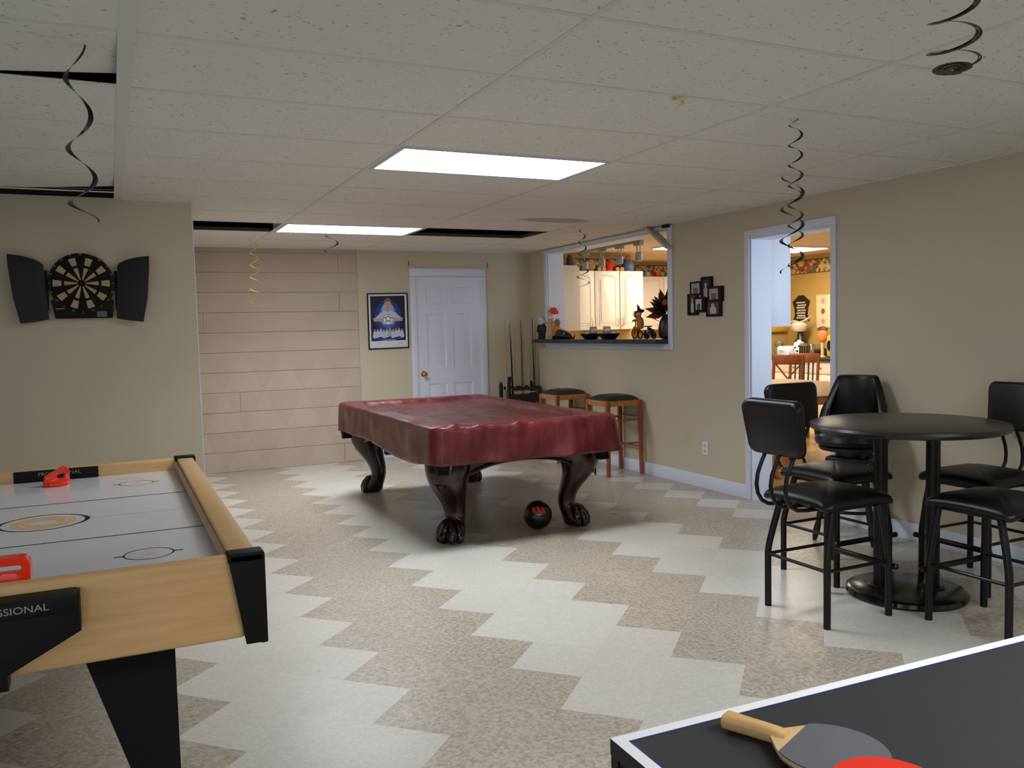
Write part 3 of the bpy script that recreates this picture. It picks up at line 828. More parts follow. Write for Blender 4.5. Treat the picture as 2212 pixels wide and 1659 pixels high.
# ------------------------------------------------------------------ table tennis table
tt = thing('table_tennis_table', 'black table tennis table with white border lines in the near right corner', 'table tennis table', (.668, 1.095, 0))
tt.rotation_euler = (0, 0, R(-1.26))
b = MB(); b.box(0, -1.525, .735, 2.74, 0, .76); b.build('tabletop', TTTOP, tt, world=False)
b = MB(); z = .7606
def bar(x0, y0, x1, y1): b.box(x0, y0, .7601, x1, y1, z)
bar(0, -.02, 2.74, 0); bar(0, -1.525, 2.74, -1.505); bar(0, -1.505, .02, -.02); bar(2.72, -1.505, 2.74, -.02)
b.build('border_line', TTWHITE, tt, world=False)
b = MB()
for q in ((.0225, -.0225, 2.7175, -.02), (.02, -1.5025, .0225, -.0225)): b.box(q[0], q[1], .7601, q[2], q[3], .7605)
b.build('lens_fringe_strip', mat('fringe_blue', rgb(44, 44, 128), .5), tt, world=False)  # chromatic lens fringe along the white lines, painted as thin blue strips
b = MB()
for q in ((0, -.022, 2.74, -.002), (0, -1.523, 2.74, -1.503), (.002, -1.503, .022, -.022), (2.718, -1.503, 2.738, -.022)): b.box(q[0], q[1], .685, q[2], q[3], .735)
b.box(1.36, -1.5, .7, 1.38, -.02, .735)
b.build('apron', BLACKM, tt, world=False)
for x in (.35, 2.39):
    for y in (-.2, -1.325):
        b = MB(); b.box(x-.02, y-.02, .03, x+.02, y+.02, .70, bev=.003); b.build('leg', BLACKM, tt, world=False)
        # castors belong to the legs
        b2 = MB(); b2.cyl((x-.012, y, .0305), (x+.012, y, .0305), .03, seg=16); b2.build('castor', MATTE, tt, world=False)
b = MB()
b.lathe([(.012, .655), (.016, .66), (.016, .684)], (.02, -.03, 0), 10); b.build('corner_foot', BLACKP, tt, world=False)

def paddle(x, y, z, ang, label, colr, tilt=0.):
    p = thing('table_tennis_paddle', label, 'paddle', (x, y, z), 'table tennis paddles')
    p.rotation_euler = (0, tilt, ang)
    # local: blade centre at origin, handle along -x ... grip end at x=-.165
    bw, bl_ = .0755, .080
    out = []
    for k in range(41):
        a = R(-142+284*k/40); out.append((bl_*math.cos(a)*1.0, bw*math.sin(a)))
    blade = out
    b = MB()
    neck = [(out[-1][0], out[-1][1]), (-.085, .014), (-.085, -.014), (out[0][0], out[0][1])]
    b.prism(blade+[(-.088, .0135), (-.088, -.0135)], 0, .0065, bev=.0008); b.build('blade', wood_material('paddle_ply', rgb(214, 176, 118), rgb(226, 192, 138)), p, world=False)
    cut = [q for q in out if q[0] > -.058]
    for nm, z0, z1, m in (('rubber', .0066, .0086, colr), ('rubber', -.0021, -.0001, colr)):
        b = MB(); b.prism([(q[0]*1.0, q[1]) for q in cut], z0, z1); b.build(nm, m, p, world=False)
    b = MB()
    rings = []
    for x_, w, h in ((-.066, .0115, .0085), (-.078, .0135, .0115), (-.10, .0135, .0125), (-.13, .014, .0125), (-.155, .0155, .0125), (-.166, .016, .012), (-.168, .014, .010)):
        rings.append([(x_, u*2, v*2+.00325) for u, v in rrect(w, h, min(w, h)*.42, 4)])
    b.loft(rings); b.build('handle', wood_material('paddle_handle', rgb(206, 158, 98), rgb(222, 178, 118), (3., 30., 30.)), p, world=False)
    return p
BR = rubber_material('black_rubber', rgb(98, 98, 101)); RR = rubber_material('red_rubber', rgb(226, 44, 22))
paddle(.912, .885, .7720, math.atan2(-.075, .033), 'black rubber paddle with a wooden handle lying at the table corner', BR)
paddle(.885, .757, .7835, R(60), 'red rubber paddle lying over the black one', RR)

# ------------------------------------------------------------------ bar table and stools
bt = thing('bar_table', 'round black counter-height table with two posts on a disc base', 'bar table', (3.61, 3.01, 0))
b = MB(); b.lathe([(0, .845), (.44, .845), (.462, .853), (.468, .865), (.462, .878), (.445, .884), (0, .884)], seg=64); b.build('tabletop', mat('black_laminate', rgb(34, 33, 33), .32, spec=.5, var=.15, vscale=200.), bt, world=False)
b = MB(); b.lathe([(.285, 0), (.29, .012), (.286, .03), (.27, .038), (0, .04)], seg=48); b.build('base', mat('black_enamel', rgb(12, 12, 14), .2), bt, world=False)
for sx in (-1, 1):
    b = MB(); p = Vector((.098*sx, -.075*sx, 0)); b.cyl((p.x, p.y, .035), (p.x, p.y, .85), .034, seg=24); b.lathe([(.06, .036), (.06, .044), (.036, .05)], (p.x, p.y, 0), 20); b.build('post', BLACKM, bt, world=False)

def make_stool():
    """swivel-less counter stool, sitter faces local +x"""
    t = thing('counter_stool', '', 'counter stool', (0, 0, 0), 'black counter stools around the table')
    n = 22; hs = .215
    b = MB()
    def outl(u, v):
        # squarish pad with slightly drawn-out rounded corners and gently hollow sides
        m_ = max(abs(u), abs(v)); 
        if m_ < 1e-6: return 0., 0.
        c_ = min(abs(u), abs(v))/m_
        k = 1+.045*c_**3-.085*c_**12-.02*(1-c_**2)
        return hs*u*k, hs*v*k
    A = []; rings = []
    per = [(-1+2*i/(n-1), -1) for i in range(n-1)]+[(1, -1+2*j/(n-1)) for j in range(n-1)]+[(1-2*i/(n-1), 1) for i in range(n-1)]+[(-1, 1-2*j/(n-1)) for j in range(n-1)]
    lev = [(.05, .618), (.25, .617), (.45, .614), (.62, .608), (.76, .601), (.87, .592), (.94, .583), (.98, .573), (1., .562), (.995, .551), (.97, .545), (.9, .543), (.6, .543)]
    for f_, z in lev:
        ring_ = []
        for u, v in per:
            x, y = outl(u, v); c_ = min(abs(u), abs(v))
            dz = -.010*c_**4*f_+.004*(1-c_)*f_**6
            ring_.append((x*f_, y*f_, z+dz))
        rings.append(ring_)
    b.loft(rings)
    s = b.build('seat', VINYL, t, angle=60)
    # backrest pad, leaning away from the sitter
    b = MB(); rings = []
    M = frame((-.30, 0, .915), (0, 1, 0), (-.16, 0, 1))
    for z, k in ((-.026, .90), (-.022, .97), (-.012, 1.), (.012, 1.), (.022, .97), (.027, .88)):
        ring_ = []
        for u, v in rrect(.36, .265, .045, 7):
            w = 1+.06*v/.125
            cv_ = .05*(u/.17)**2*-.5
            q = M @ Vector((u*k*w, v*(k if abs(k-1) < .01 else 1-(1-k)*1.3), z-cv_*-1.)); ring_.append(q)
        rings.append(ring_)
    b.loft(rings); b.build('backrest', VINYL, t, angle=50)
    for y in (-.095, 0, .095):
        b = MB()
        pts = [(-.288, y, .84), (-.292, y, .79), (-.318, y, .745), (-.342, y, .69), (-.35, y, .64), (-.343, y, .595), (-.318, y, .558), (-.28, y, .537), (-.22, y, .531), (-.08, y, .531)]
        b.tube(pts, .0095, 10); b.build('back_rod', BLACKM, t)
    b = MB(); b.box(-.16, -.16, .522, .16, .16, .545, bev=.004); b.build('seat_plate', BLACKM, t)
    for sx, sy in ((-1, -1), (-1, 1), (1, -1), (1, 1)):
        b = MB()
        xt = -.135 if sx < 0 else .168
        pts = [(xt, .165*sy, .535), (xt+(sx*.195-xt)*.55, .178*sy, .41), (sx*.19, .188*sy, .315), (sx*.195, .192*sy, .27), (sx*.195, .192*sy, .0)]
        b.tube(pts, .0165, 12); b.build('leg', BLACKM, t)
    for q in (((-.195, -.19, .262), (-.195, .19, .262)), ((-.195, -.19, .262), (.195, -.19, .262)), ((-.195, .19, .262), (.195, .19, .262))):
        b = MB(); b.cyl(q[0], q[1], .0085, seg=10); b.build('stretcher', BLACKM, t)
    b = MB(); y = .225
    b.tube([(.215, -y, .235), (.215, -y+.006, .235), (.215, y-.006, .235), (.215, y, .235)], [.008, .0145, .0145, .008], 12); b.build('footrest', BLACKM, t)
    return t
cs = make_stool()
sA = place(cs, 3.08, 3.02, 0, 0, 'black counter stool at the left of the round table, seen from behind its backrest')
sB = place(copy_tree(cs), 3.585, 3.455, 0, R(-90), 'black counter stool behind the left of the round table, in front of the doorway')
sD = place(copy_tree(cs), 3.575, 2.50, 0, R(90), 'black counter stool on the near side of the round table, its backrest out of view')
sE = place(copy_tree(cs), 4.105, 2.97, 0, R(180), 'black counter stool on the right of the round table, backing onto the wall')

# wooden captain's stool against the wall
cf = thing('captain_stool', 'black vinyl captain stool with a wraparound back on turned wooden legs, against the wall', 'captain stool', (4.27, 3.98, 0))
TURN = mat('black_wood', rgb(16, 14, 14), .3)
b = MB(); b.lathe([(.0, .60), (.19, .60), (.215, .615), (.225, .64), (.215, .67), (.17, .69), (0, .70)], seg=32); b.build('seat', VINYL, cf, world=False)
b = MB()
n = 30; rings = []
for k in range(n+1):
    a = R(-98+196*k/n); e = abs(-98+196*k/n)/98.
    top_ = 1.045-(.0 if e < .38 else .33*min(1, (e-.38)/.5)**1.1)
    flat = .20+.02*(1-e)
    # faces local -x: the back sits on +x
    rb, rt = .205, .175
    ring_ = []
    for z, rad, th in ((.64, rb, .0), (.70, rb+.01, .0), (.85, rb, .0), (top_-.02, rt+.02, 0), (top_, rt+.012, 0), (top_-.004, rt-.012, 0), (top_-.03, rt-.025, 0), (.85, rb-.04, 0), (.70, rb-.035, 0), (.64, rb-.03, 0)):
        z = min(z, top_) if z > .8 else z
        ring_.append((rad*math.cos(a), rad*1.08*math.sin(a), z))
    rings.append(ring_)
b.loft(rings); b.build('backrest', VINYL, cf, angle=50, world=False)
b = MB(); b.lathe([(.19, .575), (.20, .585), (.20, .60)], seg=28); b.lathe([(.10, .52), (.10, .578)], seg=24); b.box(-.13, -.13, .50, .13, .13, .535, bev=.01); b.build('swivel', TURN, cf, world=False)
for k in range(4):
    a = R(45+90*k); d = Vector((math.cos(a), math.sin(a), 0)); b = MB()
    prof = [(0, .012), (.02, .016), (.06, .022), (.10, .02), (.13, .014), (.15, .021), (.18, .022), (.24, .02), (.28, .026), (.30, .018), (.34, .022), (.42, .028), (.47, .022), (.50, .014), (.515, .02), (.54, .018)]
    pts = [d*(.255-.13*z/.54)+Vector((0, 0, z)) for z, r in prof]
    b.tube(pts, [r for z, r in prof], 14); b.build('leg', TURN, cf, world=False)
b = MB(); b.tube([(.20*math.cos(2*PI*k/32), .20*math.sin(2*PI*k/32), .20) for k in range(32)], .011, 8, closed=True); b.build('foot_ring', TURN, cf, world=False)
cf.rotation_euler = (0, 0, R(28))

# wooden bar stools by the serving hatch
def make_bar_stool():
    t = thing('bar_stool', '', 'bar stool', (0, 0, 0), 'wooden bar stools under the serving hatch')
    h = .178
    for sx in (-1, 1):
        for sy in (-1, 1):
            b = MB(); M = Matrix()
            x, y = sx*h, sy*h; w = .018; wb = .014
            b.loft([[(x-wb+(sx*.006), y-wb+sy*.006, 0), (x+wb+sx*.006, y-wb+sy*.006, 0), (x+wb+sx*.006, y+wb+sy*.006, 0), (x-wb+sx*.006, y+wb+sy*.006, 0)], [(x-w, y-w, .5), (x+w, y-w, .5), (x+w, y+w, .5), (x-w, y+w, .5)], [(x-w, y-w, .70), (x+w, y-w, .70), (x+w, y+w, .70), (x-w, y+w, .70)]])
            b.build('leg', OAK, t)
    b = MB(); a = h+.014
    for q in ((-a, -a, a, -a+.022), (-a, a-.022, a, a), (-a, -a+.022, -a+.022, a-.022), (a-.022, -a+.022, a, a-.022)): b.box(q[0], q[1], .655, q[2], q[3], .706, bev=.003)
    b.build('apron', OAKLIGHT, t)
    for z, sides in ((.545, 'xX'), (.52, 'yY'), (.30, 'yY'), (.26, 'xX')):
        for s in sides:
            b = MB(); e = -1 if s.islower() else 1
            if s in 'xX': b.cyl((e*h, -h, z), (e*h, h, z), .009, seg=8)
            else: b.cyl((-h, e*h, z), (h, e*h, z), .009, seg=8)
            b.build('stretcher', OAK, t)
    b = MB(); n = 14
    def top(i, j):
        u, v = -1+2*i/(n-1), -1+2*j/(n-1); return (u*.185, v*.185, .706+.052*((1-u**4)*(1-v**4))**.6)
    A = b.surf(top, n, n)
    per = [(i, 0) for i in range(n-1)]+[(n-1, j) for j in range(n-1)]+[(i, n-1) for i in range(n-1, 0, -1)]+[(0, j) for j in range(n-1, 0, -1)]
    b.bm.faces.new([A[p[0]][p[1]] for p in per][::-1])
    bmesh.ops.recalc_face_normals(b.bm, faces=b.bm.faces[:])
    b.build('seat_cushion', GREENV, t, angle=60)
    return t
bs = make_bar_stool()
place(bs, 4.315, 6.905, 0, 0, 'wooden bar stool with a dark green seat, the nearer one to the doorway')
place(copy_tree(bs), 4.31, 7.88, 0, 0, 'wooden bar stool with a dark green seat, the one next to the cue rack')

# ------------------------------------------------------------------ cue rack and cues
cr = thing('cue_rack', 'dark wooden floor rack holding cues in the back corner', 'cue rack', (4.27, 8.82, 0))
DW = mat('dark_rack_wood', rgb(30, 21, 17), .4)
rx0, rx1, ry0, ry1 = 4.06, 4.47, 8.70, 8.96
b = MB(); b.box(rx0, ry0, 0, rx1, ry1, .05, bev=.006); b.build('base', DW, cr)
b = MB(); b.box(rx0+.04, ry0+.005, .70, rx1, ry0+.03, .735, bev=.004).box(rx0+.04, ry1-.025, .70, rx1, ry1, .735, bev=.004).box(rx1-.012, ry0+.03, .70, rx1, ry1-.025, .735); b.build('cue_shelf', DW, cr)
b = MB(); b.box(rx0+.02, ry0+.005, .56, rx1-.02, ry0+.032, .655, bev=.004); b.build('ball_tray', DW, cr)
b = MB(); b.box(rx0+.07, ry0-.002, .672, rx1-.09, ry0+.02, .684); b.build('rail_strip', mat('pale_strip', rgb(176, 160, 138), .4), cr)
for x, y, z1 in ((rx0+.0, ry0+.02, .79), (rx1-.02, ry0+.02, .70), (rx0+.0, ry1-.02, .76), (rx1-.02, ry1-.02, .76)):
    b = MB(); b.box(x-.018, y-.018, .05, x+.018, y+.018, z1, bev=.004); b.lathe([(.018, z1), (.02, z1+.012), (.008, z1+.03), (0, z1+.032)], (x, y, 0), 10); b.build('post', DW, cr)
b = MB(); b.box(rx0+.0, ry0+.02, .79, rx0+.03, ry0+.048, .86, bev=.003); b.build('chalk_holder', MATTE, cr)
def cue(x, y, x1, z1, m1, m2, label, zb=.05):
    t = thing('pool_cue', label, 'pool cue', (x, y, zb), 'cues in the rack')
    L = z1-zb
    b = MB(); b.tube([(x+(x1-x)*k, y, .001+zb+L*k) for k in (0, .25, .45)], [.0145, .0135, .012], 10); b.build('butt', m2, t)
    b = MB(); b.tube([(x+(x1-x)*k, y, .001+zb+L*k) for k in (.45, .75, 1.)], [.012, .009, .0065], 10); b.build('shaft', m1, t)
CUEW = mat('cue_maple', rgb(178, 150, 112), .35); CUED = mat('cue_walnut', rgb(104, 62, 40), .35)
cue(rx0+.075, 8.755, rx0+.045, 1.475, FOIL, FOIL, 'all black pool cue at the left front of the rack')
cue(rx1-.018, 8.845, rx1-.036, 1.505, FOIL, FOIL, 'all black pool cue at the right front of the rack')
cue(rx0+.04, 8.84, rx0+.02, 1.50, CUEW, CUED, 'brown butted pool cue leaning left of the black cue')
cue(rx0+.135, 8.83, rx0+.125, 1.49, CUEW, CUEW, 'pale maple pool cue just right of the left black cue')
cue(rx0+.215, 8.80, rx0+.205, 1.50, CUED, CUED, 'dark brown pool cue in the middle of the rack')
cue(rx0+.255, 8.86, rx0+.25, 1.49, CUEW, CUEW, 'pale pool cue just right of the dark brown one')
cue(rx0+.31, 8.82, rx0+.305, 1.20, CUEW, mat('cue_green', rgb(70, 76, 60), .4), 'shorter pool cue with a greenish butt in the rack')
cue(rx1+.016, 8.905, rx1+.03, 1.47, CUEW, CUEW, 'pale pool cue leaning right of the right black cue', 0.)
# ------------------------------------------------------------------ dartboard
db = thing('dartboard', 'black electronic dartboard with two open wing doors on the left partition', 'dartboard', (-.15, YP, 1.74))
dc = (-.15, 1.752); MD = frame((dc[0], YP, dc[1]), (1, 0, 0), (0, 0, 1))       # local z points out of the wall (-y)
b = MB(); b.prism(ellipse(0, 0, .19, .19, 64), -.001, .045, MD, bev=.006)
b.prism([(-.158, -.222), (.165, -.222), (.172, -.21), (.18, -.11), (.10, -.05), (-.10, -.05), (-.178, -.11)], 0, .042, MD, bev=.006); b.build('case', BLACKP, db)
b = MB(); b.lathe([(.172, .045), (.174, .05), (.168, .05), (.166, .046)], M=MD, seg=64)
b.lathe([(.103, .0455), (.104, .0475), (.110, .0475), (.111, .0455)], M=MD, seg=64); b.lathe([(.0, .0475), (.014, .0475), (.015, .0455)], M=MD, seg=24); b.build('wire_ring', MATTE, db)
b = MB()
for k in range(10):
    a0 = R(36*k-7.6); a1 = R(36*k+7.6)
    for r0_, r1_ in ((.022, .098), (.114, .163)):
        n = 5
        pts = [(r1_*math.cos(a0+(a1-a0)*i/n), r1_*math.sin(a0+(a1-a0)*i/n)) for i in range(n+1)]+[(r0_*math.cos(a1-(a1-a0)*i/n), r0_*math.sin(a1-(a1-a0)*i/n)) for i in range(n+1)]
        b.prism(pts, .045, .0468, MD)
b.build('segments', mat('dart_tan', rgb(176, 150, 104), .5), db)
tb = bmesh.new()
for k, s_ in enumerate('20 1 18 4 13 6 10 15 2 17 3 19 7 16 8 11 14 9 12 5'.split()):
    a = R(90-18*k); o = text_mesh(s_, .017, MD @ Matrix.Translation((.1815*math.cos(a), .1815*math.sin(a), .0455)), None, SILVER, 'n')
    tb.from_mesh(o.data); bpy.data.objects.remove(o)
me = bpy.data.meshes.new('numbers'); tb.to_mesh(me); tb.free(); me.materials.append(SILVER)
o = bpy.data.objects.new('numbers', me); C.objects.link(o); o.parent = db; o.matrix_parent_inverse = Matrix.Translation(-db.location)
b = MB(); b.prism(rrect(.058, .036, .006, cx=.108, cy=-.197), .042, .0445, MD); b.build('display', mat('lcd_grey', rgb(78, 82, 80), .25), db)
b = MB(); b.prism(rrect(.05, .005, .002, cx=-.128, cy=-.16), .042, .0435, MD); b.build('maker_strip', SILVER, db)
for sg in (-1, 1):
    b = MB()
    # curved top edge rises from the hinge to the free edge
    hin = .006 if sg > 0 else 0
    pts = [(.215, .112), (.232, .131), (.27, .15), (.33, .166), (.408, .176), (.405, .10), (.386, -.10), (.354, -.25), (.27, -.24), (.197, -.226)]
    pts = [(sg*(x_-.0), z_) for x_, z_ in pts]
    Mw = frame((dc[0], YP-.02, dc[1]), (1, 0, 0), (0, 0, 1))
    tiltM = Matrix.Translation((sg*.20, 0, 0)) @ Matrix.Rotation(R(-12*sg), 4, 'Y') @ Matrix.Translation((-sg*.20, 0, 0))
    b.prism(pts if sg > 0 else pts[::-1], 0, .026, Mw @ tiltM, bev=.004)
    w_ = b.build('wing_door', mat('wing_black', rgb(12, 12, 15), .6), db)
    b = MB(); b.cyl((dc[0]+sg*.198, YP-.03, dc[1]-.17), (dc[0]+sg*.198, YP-.03, dc[1]+.08), .008, seg=10); b.build('hinge', BLACKP, w_)

# ------------------------------------------------------------------ framed football poster
po = thing('poster', 'framed blue poster of a footballer and his team, left of the back door', 'poster', (2.775, YB, 1.52))
Mp = frame((2.775, YB, 1.5205), (1, 0, .012), (0, 0, 1)); pw, ph_ = .462, .612
b = MB(); t = .012
for x0, y0, x1, y1 in ((-pw/2, -ph_/2, pw/2, -ph_/2+t), (-pw/2, ph_/2-t, pw/2, ph_/2), (-pw/2, -ph_/2+t, -pw/2+t, ph_/2-t), (pw/2-t, -ph_/2+t, pw/2, ph_/2-t)): b.box(x0, y0, 0, x1, y1, .016, M=Mp)
b.build('frame', BLACKP, po)
b = MB(); b.box(-pw/2+t, -ph_/2+t, 0, pw/2-t, ph_/2-t, .007, M=Mp); b.build('mat_board', PAPER, po)
b = MB()
PM = [mat('print_night', rgb(22, 26, 52), .5), mat('print_blue_dark', rgb(34, 58, 120), .5), mat('print_blue', rgb(70, 112, 190), .5), mat('print_blue_light', rgb(140, 176, 226), .5), JERSEY, SKIN, HAIR, mat('print_black', rgb(20, 22, 26), .5), mat('print_green', rgb(150, 190, 140), .5)]
lay = [0]
def shp(mi, pts, d=None):
    lay[0] += 1; b.mi = mi
    q = [((u-.5)*pw, (.5-v)*ph_) for u, v in pts]
    b.poly([Mp @ Vector((x_, y_, .0072+.00006*lay[0])) for x_, y_ in q])
shp(0, [(.075, .052), (.925, .052), (.925, .855), (.075, .855)])
for k, (mi, r1_, r2_) in enumerate(((1, .33, .30), (2, .23, .21))): shp(mi, [(.5+r1_*math.cos(a*PI/14), .42+r2_*math.sin(a*PI/14)) for a in range(28)])
shp(3, [(.5+.15*math.cos(a*PI/12), .30+.13*math.sin(a*PI/12)) for a in range(24)])
shp(1, [(.5+.40*math.cos(a*PI/12), .78+.07*math.sin(a*PI/12)) for a in range(24)])
shp(4, [(.43, .31), (.57, .31), (.68, .35), (.83, .45), (.80, .50), (.66, .48), (.62, .56), (.38, .56), (.34, .48), (.20, .50), (.17, .45), (.32, .35)])
for s in (-1, 1): shp(5, [(.5+s*x_, y_) for x_, y_ in ((.37, .44), (.35, .505), (.16, .505), (.10, .48), (.14, .44), (.30, .455))])
shp(5, [(.455, .24), (.545, .24), (.55, .32), (.5, .335), (.45, .32)])
shp(5, [(.5+.085*math.cos(a*PI/12), .205+.092*math.sin(a*PI/12)) for a in range(24)])
shp(6, [(.412, .20), (.42, .13), (.46, .095), (.53, .09), (.58, .12), (.59, .20), (.565, .155), (.50, .15), (.44, .16)])
for x_ in (.47, .53): shp(7, [(x_+.010*math.cos(a*PI/5), .198+.006*math.sin(a*PI/5)) for a in range(10)])
shp(7, [(.475, .252), (.525, .252), (.515, .26), (.485, .26)])
bx, by, br = .50, .475, .115
shp(7, [(bx+br*1.07*math.cos(a*PI/14), by+br*.8*math.sin(a*PI/14)) for a in range(28)])
PM.append(mat('print_white', rgb(236, 238, 240), .5))
shp(9, [(bx+br*math.cos(a*PI/14), by+br*.755*math.sin(a*PI/14)) for a in range(28)])
pent = [(bx+.062*math.cos(R(-90+72*k)), by-.012+.047*math.sin(R(-90+72*k))) for k in range(5)]
def stroke(p, q, w=.013):
    dx, dy = q[0]-p[0], q[1]-p[1]; l = math.hypot(dx, dy); nx, ny = -dy/l*w/2, dx/l*w/2
    shp(7, [(p[0]+nx, p[1]+ny), (q[0]+nx, q[1]+ny), (q[0]-nx, q[1]-ny), (p[0]-nx, p[1]-ny)])
for k in range(5):
    stroke(pent[k], pent[(k+1) % 5]); d_ = (pent[k][0]-bx, pent[k][1]-by+.012); stroke(pent[k], (pent[k][0]+d_[0]*.75, pent[k][1]+d_[1]*.75))
for k in range(10):
    x_ = .16+.075*k; y_ = .685-.012*((k*7) % 3)
    shp(8 if k == 5 else 4, [(x_-.03, y_), (x_+.03, y_), (x_+.052, y_+.09), (x_+.03, y_+.12), (x_-.03, y_+.12), (x_-.052, y_+.09)])
    shp(5, [(x_+.02*math.cos(a*PI/5), y_-.02+.02*math.sin(a*PI/5)) for a in range(10)])
shp(4, [(.33, .838), (.67, .838), (.67, .846), (.33, .846)])
b.mi = 7
for x_ in (.22, .26, .30, .48, .72, .75, .79, .82): stroke((x_, .93), (x_+.02, .885), .004)
b.build('print', PM, po)

# ------------------------------------------------------------------ photo collage on the right wall
pc = thing('photo_collage', 'black collage of six overlapping photo frames on the right wall', 'picture frame', (XR, 5.79, 1.65))
def cyz(x, y):
    px, py = 1480+x/17.47, 590+y/17.47
    return (6.012-(px-1489)*.00612, 1.8085-(py-598)*.00398-(px-1489)*.00035)
fr = [((225, 330, 690, 790), (275, 385, 605, 745), .016), ((670, 150, 1080, 900), (725, 250, 980, 870), .022), ((950, 500, 1470, 1010), (1000, 580, 1340, 940), .028),
      ((140, 780, 530, 1550), (240, 830, 430, 1460), .022), ((420, 900, 860, 1420), (480, 970, 720, 1340), .028), ((850, 960, 1410, 1550), (890, 1040, 1310, 1460), .016)]
cols = [(rgb(150, 160, 178), rgb(140, 70, 96)), (rgb(34, 36, 40), rgb(176, 156, 150)), (rgb(150, 152, 160), rgb(120, 78, 66)), (rgb(70, 62, 48), rgb(200, 196, 186)), (rgb(190, 190, 186), rgb(60, 62, 80)), (rgb(66, 52, 48), rgb(186, 180, 176))]
for k, (f_, p_, dep) in enumerate(fr):
    (ya, za), (yb, zb) = cyz(f_[0], f_[1]), cyz(f_[2], f_[3])
    (yc, zc), (yd, zd) = cyz(p_[0], p_[1]), cyz(p_[2], p_[3])
    b = MB()
    for q in ((yb, zb, ya, zd), (yb, zc, ya, za), (yc, zd, ya, zc), (yb, zd, yd, zc)): b.box(XR-dep, min(q[0], q[2]), min(q[1], q[3]), XR, max(q[0], q[2]), max(q[1], q[3]), bev=.002)
    fo = b.build('frame', BLACKP, pc)
    b = MB(); x_ = XR-dep+.004
    b.poly([(x_, yc, zc), (x_, yc, zd), (x_, yd, zd), (x_, yd, zc)])
    b.mi = 1; h_ = zc-zd; w_ = yc-yd
    body = [(.25, 0), (.75, 0), (.78, .45), (.62, .6), (.38, .6), (.22, .45)]
    b.poly([(x_-.0005, yc-u*w_, zd+v*h_) for u, v in body])
    b.mi = 2; b.poly([(x_-.0008, yc-(.5+.15*math.cos(a*PI/8))*w_, zd+(.70+.13*math.sin(a*PI/8))*h_) for a in range(16)])
    b.build('photo', [mat('photo_ground_%d' % k, cols[k][0], .4), mat('photo_figure_%d' % k, cols[k][1], .4), SKIN], fo)

# ------------------------------------------------------------------ hanging swirl streamers
def streamer(x, y, z1, z0, r0, r1, turns, w, m, label, ph=0., lead=.0, pw=1., disc=0., group='black swirl streamers', tilt=0.):
    b = MB(); n = int(turns*28)
    top = z1
    def pt(t):
        r = r0+(r1-r0)*t; a = ph+turns*2*PI*t
        zz = z1-lead-(z1-lead-z0)*(1-(1-t)**pw)
        return Vector((x+r*math.cos(a)+tilt*t, y+r*math.sin(a), zz)), Vector((math.cos(a), math.sin(a), -.25)).normalized()
    rows = []
    for i in range(n+1):
        t = i/n; p, d = pt(t); e = w/2*min(1, .35+6*min(t, 1-t)+.0)
        up = Vector((0, 0, .0005))
        rows.append([p-d*e-up, p+d*e-up, p+d*e+up, p-d*e+up])
    if disc:
        p0 = rows[-1]; c = Vector((x+tilt, y, z0-.012))
        for i in range(1, 50):
            t = i/49; a = ph+turns*2*PI+t*2*PI*3; r = r1*disc*(1-.9*t)
            d = Vector((math.cos(a), math.sin(a), -.07*math.cos(a-.6))).normalized(); p = c+d*r; e = r1*disc*.17; up = Vector((0, 0, .0005))
            p.z -= .0012*i/10
            rows.append([p-d*e-up, p+d*e-up, p+d*e+up, p-d*e+up])
    b.loft(rows)
    if lead:
        p, d = pt(0); b.tube([(x, y, top), (p.x, p.y, p.z)], .0012, 5)
    return tag(b.build('hanging_streamer', m, angle=80), label, 'streamer', group)
streamer(-.055, 2.96, H+.002, 1.76, .03, .040, 3.0, .015, FOIL, 'long black swirl streamer at the left, in front of the lifted ceiling tile', ph=R(20), pw=1.35)
streamer(1.864, 7.773, H+.002, 2.125, .05, .066, 1.25, .016, FOIL, 'short black swirl streamer below the farther ceiling panel', ph=R(150))
streamer(3.863, 6.669, H+.002, 1.76, .02, .058, 5.2, .013, FOIL, 'black swirl streamer in front of the serving hatch', ph=R(40), disc=0)
streamer(2.781, 2.911, H+.002, 1.63, .027, .031, 7.6, .012, FOIL, 'narrow black swirl streamer starting above the doorway', ph=R(10), disc=0)
streamer(3.842, 4.046, H+.002, 1.70, .062, .066, 3.1, .022, FOIL, 'wide black swirl streamer nearer the doorway casing', ph=R(120), tilt=-.01)
streamer(1.945, 1.49, H+.002, 2.035, .05, .058, 3.3, .015, FOIL, 'black swirl streamer with a coiled end in the top right corner', ph=R(250), disc=.8, pw=1.3)
streamer(1.202, 7.966, H+.002, 1.69, .03, .05, 5.6, .013, GOLD, 'long gold swirl streamer in front of the block wall', ph=R(20), group='gold swirl streamers')
streamer(2.075, 2.813, H+.002, 2.268, .018, .022, 1.1, .015, GOLD, 'tiny gold streamer curl stuck to the ceiling', ph=R(10), group='gold swirl streamers')

